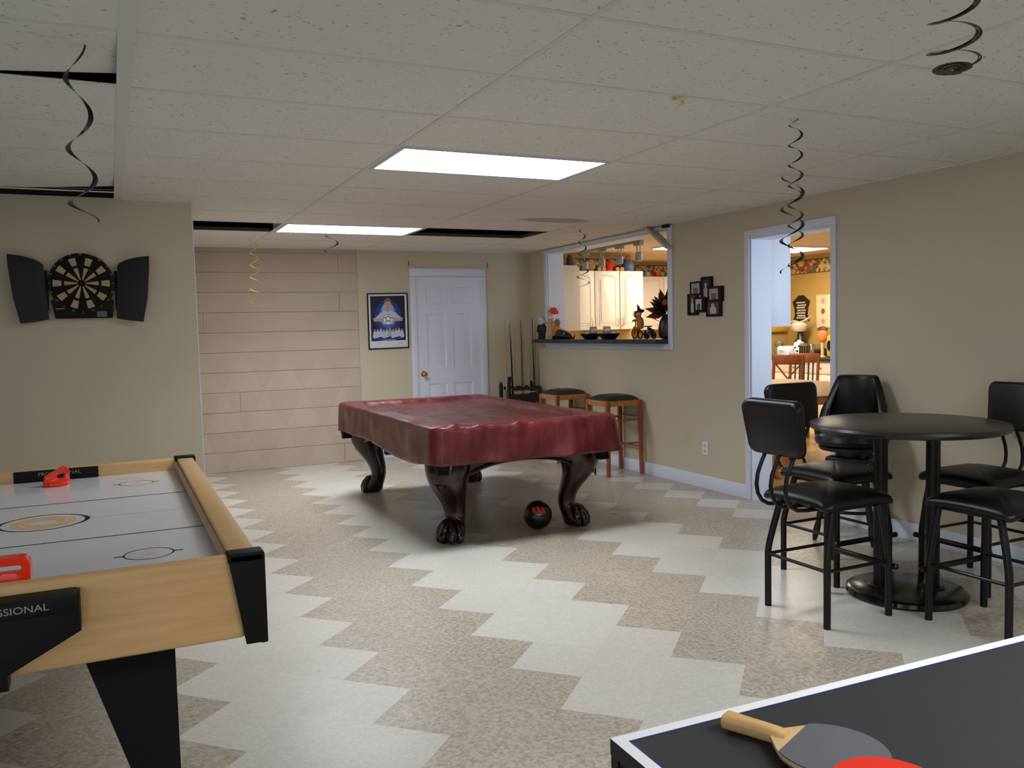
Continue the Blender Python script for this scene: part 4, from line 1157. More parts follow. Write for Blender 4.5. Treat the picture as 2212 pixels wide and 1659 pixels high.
# ------------------------------------------------------------------ kitchen beyond the right wall
KX0, KX1, KY0, KY1, KY2, KZ = XR+.2, 9.25, 3.6, 9.85, 11.0, 2.375
b = MB(); b.box(KX0, KY0, -.06, KX1+.12, KY2+.12, 0)
KF = bpy.data.materials.new('kitchen_plank'); KF.use_nodes = True
t = NT(KF); bs_ = t.n['Principled BSDF']; bs_.inputs['Roughness'].default_value = .3
gp_ = t.n.new('ShaderNodeNewGeometry'); br_ = t.n.new('ShaderNodeTexBrick'); br_.inputs['Scale'].default_value = 1.; br_.inputs['Brick Width'].default_value = .9; br_.inputs['Row Height'].default_value = .085
br_.inputs['Mortar Size'].default_value = .006; br_.inputs['Color1'].default_value = rgb(214, 176, 116); br_.inputs['Color2'].default_value = rgb(196, 156, 98); br_.inputs['Mortar'].default_value = rgb(130, 92, 52)
t.l.new(gp_.outputs['Position'], br_.inputs['Vector']); t.l.new(br_.outputs['Color'], bs_.inputs['Base Color'])
struct('floor_kitchen', b, KF, 'honey plank floor of the kitchen', 'floor')
b = MB(); b.box(KX0, KY0, KZ, KX1+.12, KY2+.12, KZ+.1)
struct('ceiling_kitchen', b, KCEIL, 'warm lit kitchen ceiling', 'ceiling')
b = MB(); b.box(KX1, KY0, 0, KX1+.12, KY1+.12, KZ)
struct('wall_kitchen_right', b, KWALL, 'ochre kitchen wall behind the counter', 'wall')
b = MB(); b.box(KX0, KY1, 0, 6.47, KY1+.12, KZ); b.box(8.35, KY1, 0, KX1, KY1+.12, KZ); b.box(6.35, KY1+.12, 0, 6.47, KY2, KZ); b.box(8.35, KY1+.12, 0, 8.47, KY2, KZ); b.box(6.35, KY2, 0, 8.47, KY2+.12, KZ)
struct('wall_kitchen_back', b, KWALL, 'ochre kitchen back wall with a recess', 'wall')
b = MB(); b.box(KX0, KY0-.12, 0, 5.2, KY0, KZ).box(7.4, KY0-.12, 0, KX1+.12, KY0, KZ).box(5.2, KY0-.12, 0, 7.4, KY0, .9).box(5.2, KY0-.12, 2.1, 7.4, KY0, KZ)
struct('wall_kitchen_front', b, KWALL, 'ochre kitchen wall nearest the camera', 'wall')
b = MB(); z0, z1 = 2.12, 2.30
b.box(KX1-.002, KY0, z0, KX1, KY1, z1); b.box(KX0, KY1-.002, z0, 6.47, KY1, z1); b.box(6.47, KY2-.002, z0, 8.35, KY2, z1+.02); b.box(6.47, KY1+.12, z0, 6.472, KY2, z1+.02)
b.mi = 1
for z in (z0-.012, z1): b.box(KX1-.003, KY0, z, KX1, KY1, z+.012); b.box(KX0, KY1-.003, z, 6.47, KY1, z+.012)
b.box(6.47, KY2-.003, z1+.02, 8.35, KY2, z1+.032)
o = struct('trim_6', b, [BORDER, mat('border_edge', rgb(74, 58, 34), .7)], 'patterned fruit wallpaper border round the top of the kitchen walls', 'wallpaper border')

KL = mat('kitchen_diffuser', (1, .9, .72, 1), .5, emit=17., ecol=(1., .91, .76, 1))
for k, (xa, xb) in enumerate(((6.17, 7.36), (7.36, 8.55))):
    f_ = thing('ceiling_light', ('left' if k == 0 else 'right')+' half of the long ceiling panel light in the kitchen', 'ceiling light', ((xa+xb)/2, 8.64, KZ), 'kitchen ceiling panels')
    b = MB(); b.box(xa, 8.335, KZ-.02, xb, 8.95, KZ, bev=.004); b.build('frame', mat('kitchen_fixture', rgb(236, 226, 204), .5), f_)
    b = MB(); b.box(xa+.02, 8.355, KZ-.024, xb-.02, 8.93, KZ-.0205); b.build('diffuser', KL, f_)

def cab_door(b, M, w, h, arch=True):
    """door slab w x h in local xy, facing local +z, with a raised arched panel"""
    b.box(.003, .003, 0, w-.003, h-.003, .018, bev=.004, M=M)
    m_ = .062; n = 10; top = []
    if arch:
        for k in range(n+1):
            u = k/n; top.append((w-m_-(w-2*m_)*u, h-m_-.03+.035*math.sin(PI*u)**.8))
    else: top = [(w-m_, h-m_), (m_, h-m_)]
    out = [(m_, m_), (w-m_, m_)]+top
    c_ = (w/2, h/2)
    inn = [(c_[0]+(x-c_[0])*(1-.024/max(.05, w/2-m_)*.9), c_[1]+(y-c_[1])*(1-.024/(h/2-m_))) for x, y in out]
    # groove then raised field
    A = [b.bm.verts.new(M @ Vector((x, y, .0182))) for x, y in out]
    Bv = [b.bm.verts.new(M @ Vector((c_[0]+(x-c_[0])*.98, c_[1]+(y-c_[1])*.99, .0120))) for x, y in out]
    Cc = [b.bm.verts.new(M @ Vector((x, y, .023))) for x, y in inn]
    b.prism(out, .0179, .0186, M); b.mi = 1
    b.tube([M @ Vector((x, y, .0186)) for x, y in out], .0035, 5, closed=True); b.mi = 0
    b.prism(inn, .0186, .026, M, bev=.004)
    for v in A+Bv+Cc: b.bm.verts.remove(v)
def cabinet(name, label, box, doors, handles, group=None):
    x0, y0, z0, x1, y1, z1 = box
    cb = thing(name, label, 'cabinet', ((x0+x1)/2, (y0+y1)/2, z0), group)
    b = MB(); b.box(x0, y0, z0, x1, y1, z1, bev=.003); b.build('body', CAB, cb)
    for k, (o_, ex, w, h, arch) in enumerate(doors):
        M = frame(o_, ex, (0, 0, 1)); b = MB(); cab_door(b, M, w, h, arch)
        d_ = b.build('door', [CAB, mat('door_groove', rgb(196, 178, 146), .5)], cb)
        hx = handles[k]
        if hx is not None:
            b = MB(); z_ = .05 if hx[1] > .5 else h-.17
            p = [(hx[0], hx[2]+dz, .018+dd) for dz, dd in ((0, 0), (.0, .022), (.025, .03), (.075, .03), (.10, .022), (.10, 0))]
            b.tube([M @ Vector(q) for q in p], .0055, 8); b.build('handle', mat('pale_brass', rgb(226, 196, 140), .25, metal=.8), d_)
    return cb
zc0, zc1 = 1.362, 2.128; hh = zc1-zc0
cabinet('wall_cabinet', 'cream wall cabinet with arched doors straight behind the serving hatch', (5.03, 9.55, zc0, 6.452, KY1-.004, zc1),
        [((5.33, 9.55, zc0), (1, 0, 0), .36, hh, True), ((5.70, 9.55, zc0), (1, 0, 0), .37, hh, True), ((6.08, 9.55, zc0), (1, 0, 0), .365, hh, True)],
        [(.31, 1, .05), (.335, 1, .05), (.03, 1, .05)])
cabinet('wall_cabinet', 'wall cabinet whose plain end shows at the left edge of the serving hatch', (KX0, 8.75, zc0, 5.025, 9.54, zc1),
        [((5.025, 9.14, zc0), (0, -1, 0), .38, hh, True)], [(.33, 1, .05)])
cabinet('wall_cabinet', 'farther cream wall cabinet at the right side of the serving hatch', (6.9, 10.66, 1.34, 8.2, KY2-.004, 2.135),
        [((6.95, 10.66, 1.34), (1, 0, 0), .60, .795, False), ((7.57, 10.66, 1.34), (1, 0, 0), .60, .795, False)], [None, None])
b = MB(); b.box(KX0, 5.252, 1.366, 4.965, 6.24, 2.25, bev=.003)
tag(b.build('wall_cabinet', WHITE), 'bluish white wall cabinet end just inside the doorway', 'cabinet')
# counter run along the far right wall
bc_ = thing('base_cabinet', 'cream base cabinets under the dark kitchen counter', 'cabinet', (8.95, 8.8, 0))
b = MB(); b.box(8.65, 7.3, .09, KX1-.004, KY1-.004, .868); b.box(8.70, 7.3, 0, KX1-.004, KY1-.004, .09); b.build('body', CAB, bc_)
for k in range(5):
    y = 7.34+.5*k
    b = MB(); b.box(8.632, y, .70, 8.65, y+.46, .85, bev=.004); d_ = b.build('drawer', CAB, bc_)
    b = MB(); b.cyl((8.632, y+.23, .775), (8.612, y+.23, .775), .012, seg=10); b.build('knob', BRASS, d_)
    b = MB(); b.box(8.632, y, .12, 8.65, y+.46, .68, bev=.004); b.build('door', CAB, bc_)
b = MB(); b.box(8.60, 7.28, .870, KX1-.004, KY1-.004, .912, bev=.006); b.box(KX1-.024, 7.28, .912, KX1-.004, KY1-.004, 1.02, bev=.004)
tag(b.build('countertop', COUNTER), 'dark kitchen countertop along the far right wall', 'countertop')
zk = .9135

# things on and above that counter
sg = thing('wall_sign', 'black scalloped sign with pale lettering on the ochre wall', 'sign', (KX1, 9.56, 1.6))
Ms = frame((KX1-.012, 9.56, 1.605), (0, -1, 0), (0, 0, 1))
b = MB(); b.prism([(-.17, .10), (-.09, .155), (-.05, .19), (.05, .19), (.09, .155), (.17, .10), (.13, 0), (.12, -.10), (.165, -.185), (-.165, -.185), (-.12, -.10), (-.13, 0)], -.012, .008, Ms, bev=.003); b.build('board', mat('sign_black', rgb(24, 22, 20), .5), sg)
b = MB(); random.seed(3)
for k, y in enumerate((.085, .045, .010, -.03, -.068, -.108, -.14)):
    x = -.085+.02*(k % 2)
    while x < .085:
        w_ = random.uniform(.012, .03); b.box(x, y-.011, .0085, x+w_, y+.011, .0095, M=Ms); x += w_+.007
b.build('lettering', mat('sign_ink', rgb(214, 206, 186), .5), sg)
ph = thing('framed_photos', 'narrow cream frame holding three small photos beside the black sign', 'picture frame', (KX1, 9.13, 1.55))
Mf = frame((KX1-.0, 9.13, 1.55), (0, -1, 0), (0, 0, 1))
b = MB(); b.box(-.13, -.235, 0, .13, .235, .016, bev=.004, M=Mf); b.build('frame', mat('cream_frame', rgb(232, 210, 160), .5), ph)
for k, c_ in enumerate((rgb(206, 150, 130), rgb(132, 84, 74), rgb(200, 142, 128))):
    b = MB(); y = .145-.145*k; b.box(-.065, y-.055, .016, .065, y+.055, .0168, M=Mf); b.mi = 1; b.prism(ellipse(.0, y, .035, .04, 16), .0168, .0172, Mf); b.build('photo', [mat('frame_paper', rgb(226, 200, 170), .5), mat('frame_photo_%d' % k, c_, .5)], ph)
wf = thing('winged_ornament', 'pale plaster ornament with spread wings on a dark bracket below the black sign', 'ornament', (9.13, 9.42, 1.26))
PL = mat('plaster', rgb(216, 200, 172), .7)
b = MB(); b.lathe([(.02, 0), (.09, .01), (.115, .05), (.12, .10), (.10, .13), (.05, .145), (0, .148)], (9.07, 9.42, 1.262), 18); b.build('body', PL, wf)
for s in (-1, 1):
    b = MB(); b.tube([(9.07, 9.42+s*.03, 1.40), (9.07, 9.42+s*.10, 1.415), (9.07, 9.42+s*.17, 1.43-(.03 if s > 0 else -.02)), (9.07, 9.42+s*.25, 1.44-(.05 if s > 0 else -.05))], [.03, .034, .028, .006], 10, flat=.6); b.build('wing', PL, wf)
b = MB(); b.lathe([(.07, 0), (.10, .12), (.09, .2), (.05, .25), (.04, .345)], (9.09, 9.42, zk), 16); b.build('stand', mat('dark_green_glaze', rgb(40, 40, 26), .3), wf)
cn = thing('canister', 'white spotted canister on the kitchen counter beside the chrome toaster', 'canister', (8.86, 9.21, zk))
b = MB(); b.lathe([(.072, 0), (.078, .01), (.078, .17), (.07, .185)], (8.86, 9.21, zk), 20); b.build('body', PLATE, cn)
b = MB(); b.lathe([(.07, .185), (.072, .20), (.03, .215), (.02, .235), (0, .24)], (8.86, 9.21, zk), 20); b.build('lid', PLATE, cn)
b = MB()
for a, z in ((170, .04), (205, .08), (180, .13), (225, .15), (240, .05), (150, .10)):
    M = Matrix.Translation((8.86, 9.21, zk+z)) @ Matrix.Rotation(R(a), 4, 'Z'); b.box(.072, -.015, -.014, .0795, .015, .014, bev=.004, M=M)
b.build('spots', MATTE, cn)
tp = thing('toaster', 'ribbed chrome toaster on the kitchen counter', 'toaster', (8.85, 8.995, zk))
b = MB(); b.box(8.75, 8.87, zk+.012, 8.95, 9.115, zk+.19, bev=.03, seg=4); b.build('body', STEEL, tp)
b = MB()
for k in range(5): b.box(8.742, 8.895+.045*k, zk+.03, 8.752, 8.908+.045*k, zk+.16, bev=.003)
b.box(8.76, 8.88, zk, 8.94, 9.105, zk+.014); b.build('ribs', MATTE, tp)
bx_ = thing('bread_box', 'white rounded bread box on the kitchen counter', 'bread box', (8.82, 9.40, zk))
b = MB(); b.box(8.72, 9.285, zk, 8.94, 9.52, zk+.15, bev=.035, seg=4); b.build('body', PLATE, bx_)
b = MB(); b.tube([(8.715, 9.36, zk+.09), (8.70, 9.37, zk+.095), (8.70, 9.43, zk+.095), (8.715, 9.44, zk+.09)], .006, 8); b.build('handle', PLATE, bx_)
ct = thing('glass_jar', 'grey lidded jar at the left end of the kitchen counter', 'jar', (8.88, 9.63, zk))
b = MB(); b.lathe([(.06, 0), (.065, .01), (.065, .12), (.05, .13)], (8.88, 9.63, zk), 18); b.build('body', mat('jar_grey', rgb(158, 146, 126), .25), ct)
b = MB(); b.lathe([(.055, .131), (.06, .14), (.06, .19), (.05, .215), (0, .22)], (8.88, 9.63, zk), 18); b.build('lid', mat('jar_lid', rgb(120, 112, 98), .3), ct)
fs_ = thing('face_ornament', 'round orange face with brown hair on a pale stick, standing on the kitchen counter', 'ornament', (8.86, 8.77, zk))
b = MB(); b.lathe([(.05, 0), (.05, .012), (.022, .02), (.024, .20), (0, .205)], (8.86, 8.77, zk), 14); b.build('stick', mat('pale_wood', rgb(222, 190, 122), .5), fs_)
b = MB(); b.ball((8.86, 8.77, zk+.305), .085, (.5, 1, 1.25), 20); b.build('face', mat('face_orange', rgb(226, 128, 70), .5), fs_)
b = MB(); b.ball((8.868, 8.775, zk+.375), .08, (.55, 1.02, .62), 16); b.build('hair', mat('face_hair', rgb(84, 48, 28), .6), fs_)
yb = thing('snack_bag', 'yellow and black bag at the right end of the visible kitchen counter', 'bag', (8.88, 8.64, zk))
b = MB(); b.box(8.84, 8.585, zk, 8.93, 8.69, zk+.30, bev=.03, seg=3); b.build('body', mat('bag_yellow', rgb(214, 164, 30), .4), yb)
b = MB(); b.prism(ellipse(8.63, zk+.16, .035, .07, 16), 0, .004, frame((8.838, 0, 0), (0, 1, 0), (0, 0, 1)) @ Matrix.Scale(-1, 4, (0, 0, 1))); b.build('print', MATTE, yb)
b = MB(); b.box(8.86, KY1-.05, 1.265, 9.2, KY1-.004, 1.345, bev=.006)
tag(b.build('wall_shelf', mat('shelf_yellow', rgb(206, 150, 36), .5, var=.3, vscale=22.)), 'small yellow patterned shelf on the kitchen back wall below the white cabinet end', 'shelf')

# things on top of the wall cabinets
zt = zc1+.001
b = MB(); b.lathe([(.055, 0), (.075, .10), (.08, .115), (.07, .11), (.06, .03), (0, .02)], (5.985, 9.66, zt), 20)
tag(b.build('red_pot', mat('pot_red', rgb(206, 34, 20), .35)), 'red pot on top of the cream wall cabinet', 'pot', 'ornaments above the cabinets')
hn = thing('bird_figurine', 'blue figurine with an orange top on the wall cabinet', 'figurine', (6.30, 9.68, zt))
b = MB(); b.lathe([(.07, 0), (.085, .04), (.08, .10), (.055, .155), (.03, .17)], (6.30, 9.68, zt), 18); b.build('body', mat('fig_blue', rgb(74, 92, 132), .45), hn)
b = MB(); b.lathe([(.035, .165), (.035, .185), (.012, .215), (0, .22)], (6.30, 9.68, zt), 14); b.build('hat', mat('fig_orange', rgb(216, 92, 40), .5), hn)
for k, (x, lab) in enumerate(((5.85, 'log bundle left of the red pot on the wall cabinet'), (6.13, 'log bundle between the red pot and the blue figurine'))):
    g_ = thing('log_bundle', lab, 'ornament', (x, 9.66, zt), 'ornaments above the cabinets')
    b = MB()
    for dx, dz in ((-.035, .028), (.035, .028)): b.cyl((x+dx, 9.60, zt+dz), (x+dx, 9.74, zt+dz), .028, seg=12)
    b.build('logs', mat('log_wood', rgb(178, 132, 84), .6), g_)
    b = MB(); b.tube([(x-.07, 9.67, zt+.01), (x-.055, 9.67, zt+.058), (x+.0, 9.67, zt+.064), (x+.055, 9.67, zt+.058), (x+.07, 9.67, zt+.01)], .006, 6); b.build('strap', MATTE, g_)
b = MB(); b.lathe([(.05, 0), (.09, .03), (.10, .07), (.095, .075), (.08, .03), (0, .02)], (5.69, 9.68, zt), 18)
tag(b.build('basket', mat('wicker', rgb(168, 128, 76), .7, var=.3, vscale=40.)), 'wicker basket at the left end of the cream wall cabinet top', 'basket', 'ornaments above the cabinets')
for x, y, lab, c_ in ((4.83, 8.83, 'dark striped crock on the cabinet end at the left of the hatch', rgb(92, 66, 30)), (4.96, 8.85, 'dark patterned tin on the cabinet end beside the striped crock', rgb(88, 60, 44))):
    b = MB(); b.lathe([(.045, 0), (.052, .01), (.052, .085), (.04, .10), (.04, .125), (0, .13)], (x, y, zt), 16)
    tag(b.build('crock', mat('crock_'+str(x), c_, .45, var=.5, vscale=30.)), lab, 'crock', 'ornaments above the cabinets')
for x, lab, c_ in ((7.32, 'green mug on the farther wall cabinet', rgb(150, 164, 140)), (7.5, 'red bowl on the farther wall cabinet', rgb(190, 50, 26))):
    b = MB(); b.lathe([(.03, 0), (.045, .015), (.05, .07), (.046, .07), (.03, .02), (0, .015)], (x, 10.72, 2.136), 14)
    tag(b.build('bowl', mat('bowl_'+str(x), c_, .4)), lab, 'bowl', 'ornaments above the cabinets')

# track light just behind the hatch
tl = thing('track_light', 'grey ceiling track with four spot heads behind the serving hatch', 'track light', (5.5, 8.9, KZ))
GR = mat('track_grey', rgb(146, 150, 152), .4)
b = MB(); b.box(5.475, 8.15, KZ-.03, 5.525, 9.52, KZ-.001, bev=.003); b.build('track', GR, tl)
for k, y in enumerate((8.22, 8.62, 9.02, 9.42)):
    b = MB(); b.box(5.47, y-.06, KZ-.06, 5.53, y+.06, KZ-.03, bev=.004); hd = b.build('adapter', GR, tl)
    b = MB()
    for s in (-1, 1): b.cyl((5.5, y+s*.032, KZ-.06), (5.5, y+s*.032, KZ-.16), .006, seg=8)
    b.build('yoke', GR, hd)
    b = MB(); b.lathe([(.038, -.235), (.04, -.225), (.04, -.15), (.028, -.135), (.0, -.13)], (5.5, y, KZ), 18); b.build('lamp_head', GR, hd)

# kitchen table and chairs glimpsed through the doorway
kt = thing('kitchen_table', 'pale topped kitchen table glimpsed through the doorway', 'table', (6.3, 6.7, 0))
b = MB(); b.box(5.25, 5.72, .725, 6.95, 7.45, .76, bev=.008); b.build('tabletop', mat('pale_tabletop', rgb(206, 170, 120), .35), kt)
b = MB(); b.box(5.33, 5.8, .64, 6.87, 7.37, .722); b.build('apron', OAK, kt)
for x, y in ((5.36, 5.83), (6.82, 5.83), (5.36, 7.32), (6.82, 7.32)):
    b = MB(); b.box(x-.04, y-.04, .42, x+.04, y+.04, .70, bev=.004); b.lathe([(.03, 0), (.045, .02), (.045, .07), (.032, .09), (.04, .2), (.045, .40), (.04, .42)], (x, y, 0), 16); b.build('leg', OAKLIGHT, kt)
def kchair(x, y, rz, label, back):
    k = thing('kitchen_chair', label, 'chair', (0, 0, 0), 'kitchen chairs')
    b = MB(); b.box(-.21, -.21, .44, .21, .21, .475, bev=.012); b.build('seat', OAK, k)
    for sx in (-1, 1):
        b = MB(); b.box(.15, sx*.17-.018, 0, .186, sx*.17+.018, .44, bev=.003); b.build('leg', OAK, k)
        b = MB(); b.tube([(-.17, sx*.17, 0), (-.18, sx*.17, .45), (-.22, sx*.172, .8), (-.26, sx*.175, 1.0)], .02, 8); b.build('leg', OAK, k)
    b = MB(); M = frame((-.245, 0, .955), (0, 1, 0), (-.19, 0, 1)); b.box(-.185, -.06, -.012, .185, .055, .012, bev=.005, M=M); b.build('top_rail', OAK, k)
    b = MB()
    if back == 'x':
        for s in (-1, 1): b.tube([(-.243, -s*.15, .90), (-.20, s*.15, .56)], .019, 6, flat=.5)
        b.box(-.215, -.165, .54, -.19, .165, .575)
    else:
        for s in (-.11, -.055, 0, .055, .11): b.tube([(-.24, s, .90), (-.195, s, .50)], .011, 6)
    b.build('back_splat', OAK if back == 'x' else mat('slat_dark', rgb(70, 44, 40), .4), k)
    place(k, x, y, 0, rz); return k
kchair(7.12, 7.69, R(208), 'brown wooden chair with a crossed back at the kitchen table', 'x')
kchair(7.64, 7.96, R(208), 'brown wooden chair with a slatted back behind the crossed one', 's')
kchair(6.15, 5.35, R(115), 'dark wooden kitchen chair just inside the doorway', 's')

# ------------------------------------------------------------------ ornaments on the hatch counter
zs_ = 1.2755
g1 = thing('masked_figurine', 'dark suited figurine with a round white face, leftmost on the hatch counter', 'figurine', (4.51, 8.745, zs_), 'figurines on the hatch counter')
x, y = 4.51, 8.745
b = MB(); b.lathe([(.045, .085), (.065, .10), (.07, .14), (.055, .165), (.02, .172)], (x, y, zs_), 16, sx=.8)
for s in (-1, 1): b.tube([(x, y+s*.03, zs_+.11), (x, y+s*.034, zs_+.05), (x-.005, y+s*.034, zs_+.012)], [.034, .026, .022], 10); b.ball((x-.014, y+s*.034, zs_+.012), .022, (1.3, .9, .55), 10); b.tube([(x, y+s*.06, zs_+.15), (x-.01, y+s*.083, zs_+.11), (x-.015, y+s*.085, zs_+.08)], [.02, .016, .013], 8)
b.build('body', mat('figure_black', rgb(16, 17, 24), .5), g1)
b = MB(); b.ball((x-.008, y, zs_+.205), .052, (.8, .92, 1.06), 20); b.build('head', mat('figure_white', rgb(206, 208, 216), .5), g1)
b = MB()
for s in (-1, 1): b.ball((x-.042, y-.004+s*.018, zs_+.21), .009, (.6, 1, .8), 10)
b.ball((x-.005, y, zs_+.255), .012, (1, 1, .5), 10); b.build('eyes', MATTE, g1)
g2 = thing('doll', 'tall thin doll with bushy orange hair on the hatch counter', 'doll', (4.54, 8.555, zs_), 'figurines on the hatch counter')
x, y = 4.54, 8.555
b = MB(); b.lathe([(.06, 0), (.058, .06), (.045, .14), (.05, .19), (.03, .225), (.018, .24)], (x, y, zs_), 14)
for s in (-.45, 1): b.tube([(x, y+s*.04, zs_+.205), (x-.02-(.03 if s < 0 else 0), y+s*.085, zs_+.185), (x-.03-(.04 if s < 0 else 0), y+s*.12, zs_+.19)], [.014, .011, .009], 8)
b.build('body', mat('doll_stripe', rgb(196, 158, 120), .7, var=.5, vscale=34.), g2)
b = MB(); b.ball((x-.004, y, zs_+.285), .032, (.9, .9, 1.1), 14); b.build('head', mat('doll_face', rgb(214, 186, 176), .6), g2)
b = MB(); random.seed(5)
for k in range(26):
    a = random.uniform(0, 2*PI); e = random.uniform(-.2, 1.2); d_ = Vector((math.cos(a)*math.cos(e)*.9+.25, math.sin(a)*math.cos(e), math.sin(e)))
    if d_.x < -.55 and d_.z < .5: continue
    c_ = Vector((x+.005, y, zs_+.298)); b.tube([c_+d_*.018, c_+d_*.045, c_+d_*.066], [.016, .017, .004], 6)
b.build('hair', mat('doll_hair', rgb(226, 74, 24), .8), g2)
b = MB(); b.ball((x-.034, y+.125, zs_+.20), .012, seg=10); b.build('hand_light', mat('pearl', rgb(238, 232, 222), .2), g2)
g3 = thing('scarecrow_figurine', 'round figurine with an orange belly sitting beside the orange haired doll', 'figurine', (4.54, 8.42, zs_), 'figurines on the hatch counter')
x, y = 4.54, 8.425
b = MB(); b.lathe([(.04, .03), (.055, .06), (.06, .10), (.045, .14), (.02, .155)], (x, y, zs_), 16); b.build('belly', mat('belly_orange', rgb(206, 116, 40), .5), g3)
b = MB(); b.ball((x, y, zs_+.185), .038, (.9, 1, .95), 14)
for s in (-1, 1): b.tube([(x, y+s*.02, zs_+.21), (x, y+s*.03, zs_+.235)], [.008, .004], 6)
b.build('head', mat('mouse_grey', rgb(120, 106, 100), .7), g3)
b = MB(); b.lathe([(.065, 0), (.06, .03), (.04, .045)], (x, y, zs_), 16); b.build('base', MATTE, g3)
g4 = thing('cat_ornament', 'glossy black lying cat ornament in front of the orange bellied figurine', 'ornament', (4.49, 8.165, zs_), 'figurines on the hatch counter')
x, y = 4.49, 8.165
b = MB(); b.loft([[(x+rx*math.cos(2*PI*k/16), yy, zs_+max(0, cz+rz*math.sin(2*PI*k/16))) for k in range(16)] for yy, rx, cz, rz in ((y+.17, .015, .05, .02), (y+.14, .045, .055, .05), (y+.06, .055, .055, .055), (y-.03, .05, .045, .045), (y-.12, .03, .028, .028), (y-.17, .008, .014, .008))]); b.build('body', FOIL, g4)
b = MB(); b.tube([(x, y-.16, zs_+.014), (x, y-.20, zs_+.02), (x, y-.225, zs_+.045)], [.009, .007, .004], 8); b.tube([(x, y-.15, zs_+.008), (x-.01, y-.2, zs_+.007), (x-.01, y-.23, zs_+.007)], [.007, .006, .004], 8); b.build('tail', FOIL, g4)
b = MB(); b.ball((x-.035, y-.05, zs_+.06), .009, seg=10); b.build('bell', PLATE, g4)
GLASS = mat('smoked_glass', rgb(214, 208, 202), .04, spec=.6, trans=.85)
for k, (y, lab) in enumerate(((7.63, 'black boat shaped dish at the middle left of the hatch counter'), (7.27, 'black boat shaped dish at the middle right of the hatch counter'))):
    g_ = tag(MB().loft([[(4.50+rx*math.cos(2*PI*q/28), y+ry*math.sin(2*PI*q/28), zs_+z) for q in range(28)] for rx, ry, z in ((.05, .10, 0), (.055, .11, .008), (.085, .175, .052), (.09, .182, .058), (.082, .17, .056), (.05, .10, .016))]).build('dish', FOIL), lab, 'dish', 'dishes on the hatch counter')
cups = ((7.72, .06, .034, 'lower glass votive cup in the left black dish'), (7.575, .085, .042, 'taller glass votive cup in the left black dish'), (7.31, .085, .042, 'taller glass votive cup in the right black dish'), (7.19, .06, .034, 'lower glass votive cup in the right black dish'))
for k, (y, h_, r_, lab) in enumerate(cups):
    zb_ = zs_+.017
    b = MB(); b.lathe([(r_*.6, 0), (r_*.95, .012), (r_, h_*.55), (r_*.86, h_), (r_*.8, h_), (r_*.9, h_*.5), (r_*.5, .016), (0, .014)], (4.50, y, zb_+(.025 if h_ > .07 else .01)), 18)
    tag(b.build('votive_cup', GLASS), lab, 'glass', 'glasses in the black dishes')
# scarecrow riding a tricycle
g5 = thing('cycle_rider_figurine', 'witch doll with red hair riding a red tricycle on the hatch counter', 'figurine', (4.5, 6.78, zs_), 'figurines on the hatch counter')
def wheel(b, c_, r_): b.tube([(c_[0], c_[1]+r_*math.cos(2*PI*k/24), c_[2]+r_*math.sin(2*PI*k/24)) for k in range(24)], .006, 6, closed=True)
b = MB(); wheel(b, (4.5, 6.81, zs_+.055), .048)
for k in range(4): a = PI*k/4; b.cyl((4.5, 6.81-.045*math.cos(a), zs_+.055-.045*math.sin(a)), (4.5, 6.81+.045*math.cos(a), zs_+.055+.045*math.sin(a)), .0016, seg=5)
b.build('front_wheel', MATTE, g5)
for s in (-1, 1):
    b = MB(); wheel(b, (4.5+s*.035, 6.665, zs_+.042), .036); b.build('rear_wheel', MATTE, g5)
b = MB(); b.tube([(4.5, 6.81, zs_+.06), (4.5, 6.795, zs_+.13), (4.5, 6.79, zs_+.17)], .006, 8); b.tube([(4.5, 6.80, zs_+.11), (4.5, 6.72, zs_+.08), (4.5, 6.665, zs_+.045)], .007, 8); b.tube([(4.46, 6.79, zs_+.17), (4.54, 6.79, zs_+.17)], .005, 6)
b.ball((4.5, 6.80, zs_+.108), .03, (.5, 1.2, .45), 12); b.build('tricycle_frame', mat('trike_red', rgb(176, 30, 26), .3), g5)
b = MB(); b.lathe([(.035, 0), (.042, .04), (.034, .09), (.012, .115)], (4.5, 6.715, zs_+.10), 14, sx=.8)
for s in (-1, 1): b.tube([(4.5+s*.03, 6.72, zs_+.185), (4.5+s*.04, 6.76, zs_+.18), (4.5+s*.03, 6.79, zs_+.172)], .009, 8); b.tube([(4.5+s*.02, 6.72, zs_+.11), (4.5+s*.035, 6.775, zs_+.10), (4.5+s*.025, 6.79, zs_+.05)], .011, 8)
b.build('body', mat('coat_mustard', rgb(186, 126, 26), .7), g5)
b = MB(); b.ball((4.5, 6.735, zs_+.235), .028, seg=14); b.build('head', mat('witch_skin', rgb(196, 170, 160), .6), g5)
b = MB()
for k in range(14):
    a = 2*PI*k/14; d_ = Vector((.5*math.cos(a), .75+.3*math.sin(a*2), -.3+.7*math.sin(a))).normalized(); b.tube([Vector((4.5, 6.74, zs_+.24))+d_*.02, Vector((4.5, 6.745, zs_+.235))+d_*.055], [.012, .003], 5)
b.build('hair', mat('witch_hair', rgb(190, 44, 40), .8), g5)
b = MB(); M = Matrix.Translation((4.5, 6.72, zs_+.255)) @ Matrix.Rotation(R(-28), 4, 'X'); b.lathe([(.045, 0), (.045, .004), (.024, .006), (.012, .05), (.002, .085)], M=M, seg=16); b.build('hat', mat('witch_hat', rgb(40, 26, 24), .7), g5)
g6 = thing('toy_motorcycle', 'black toy motorcycle on the hatch counter between the tricycle and the leafy arrangement', 'toy', (4.5, 6.545, zs_), 'figurines on the hatch counter')
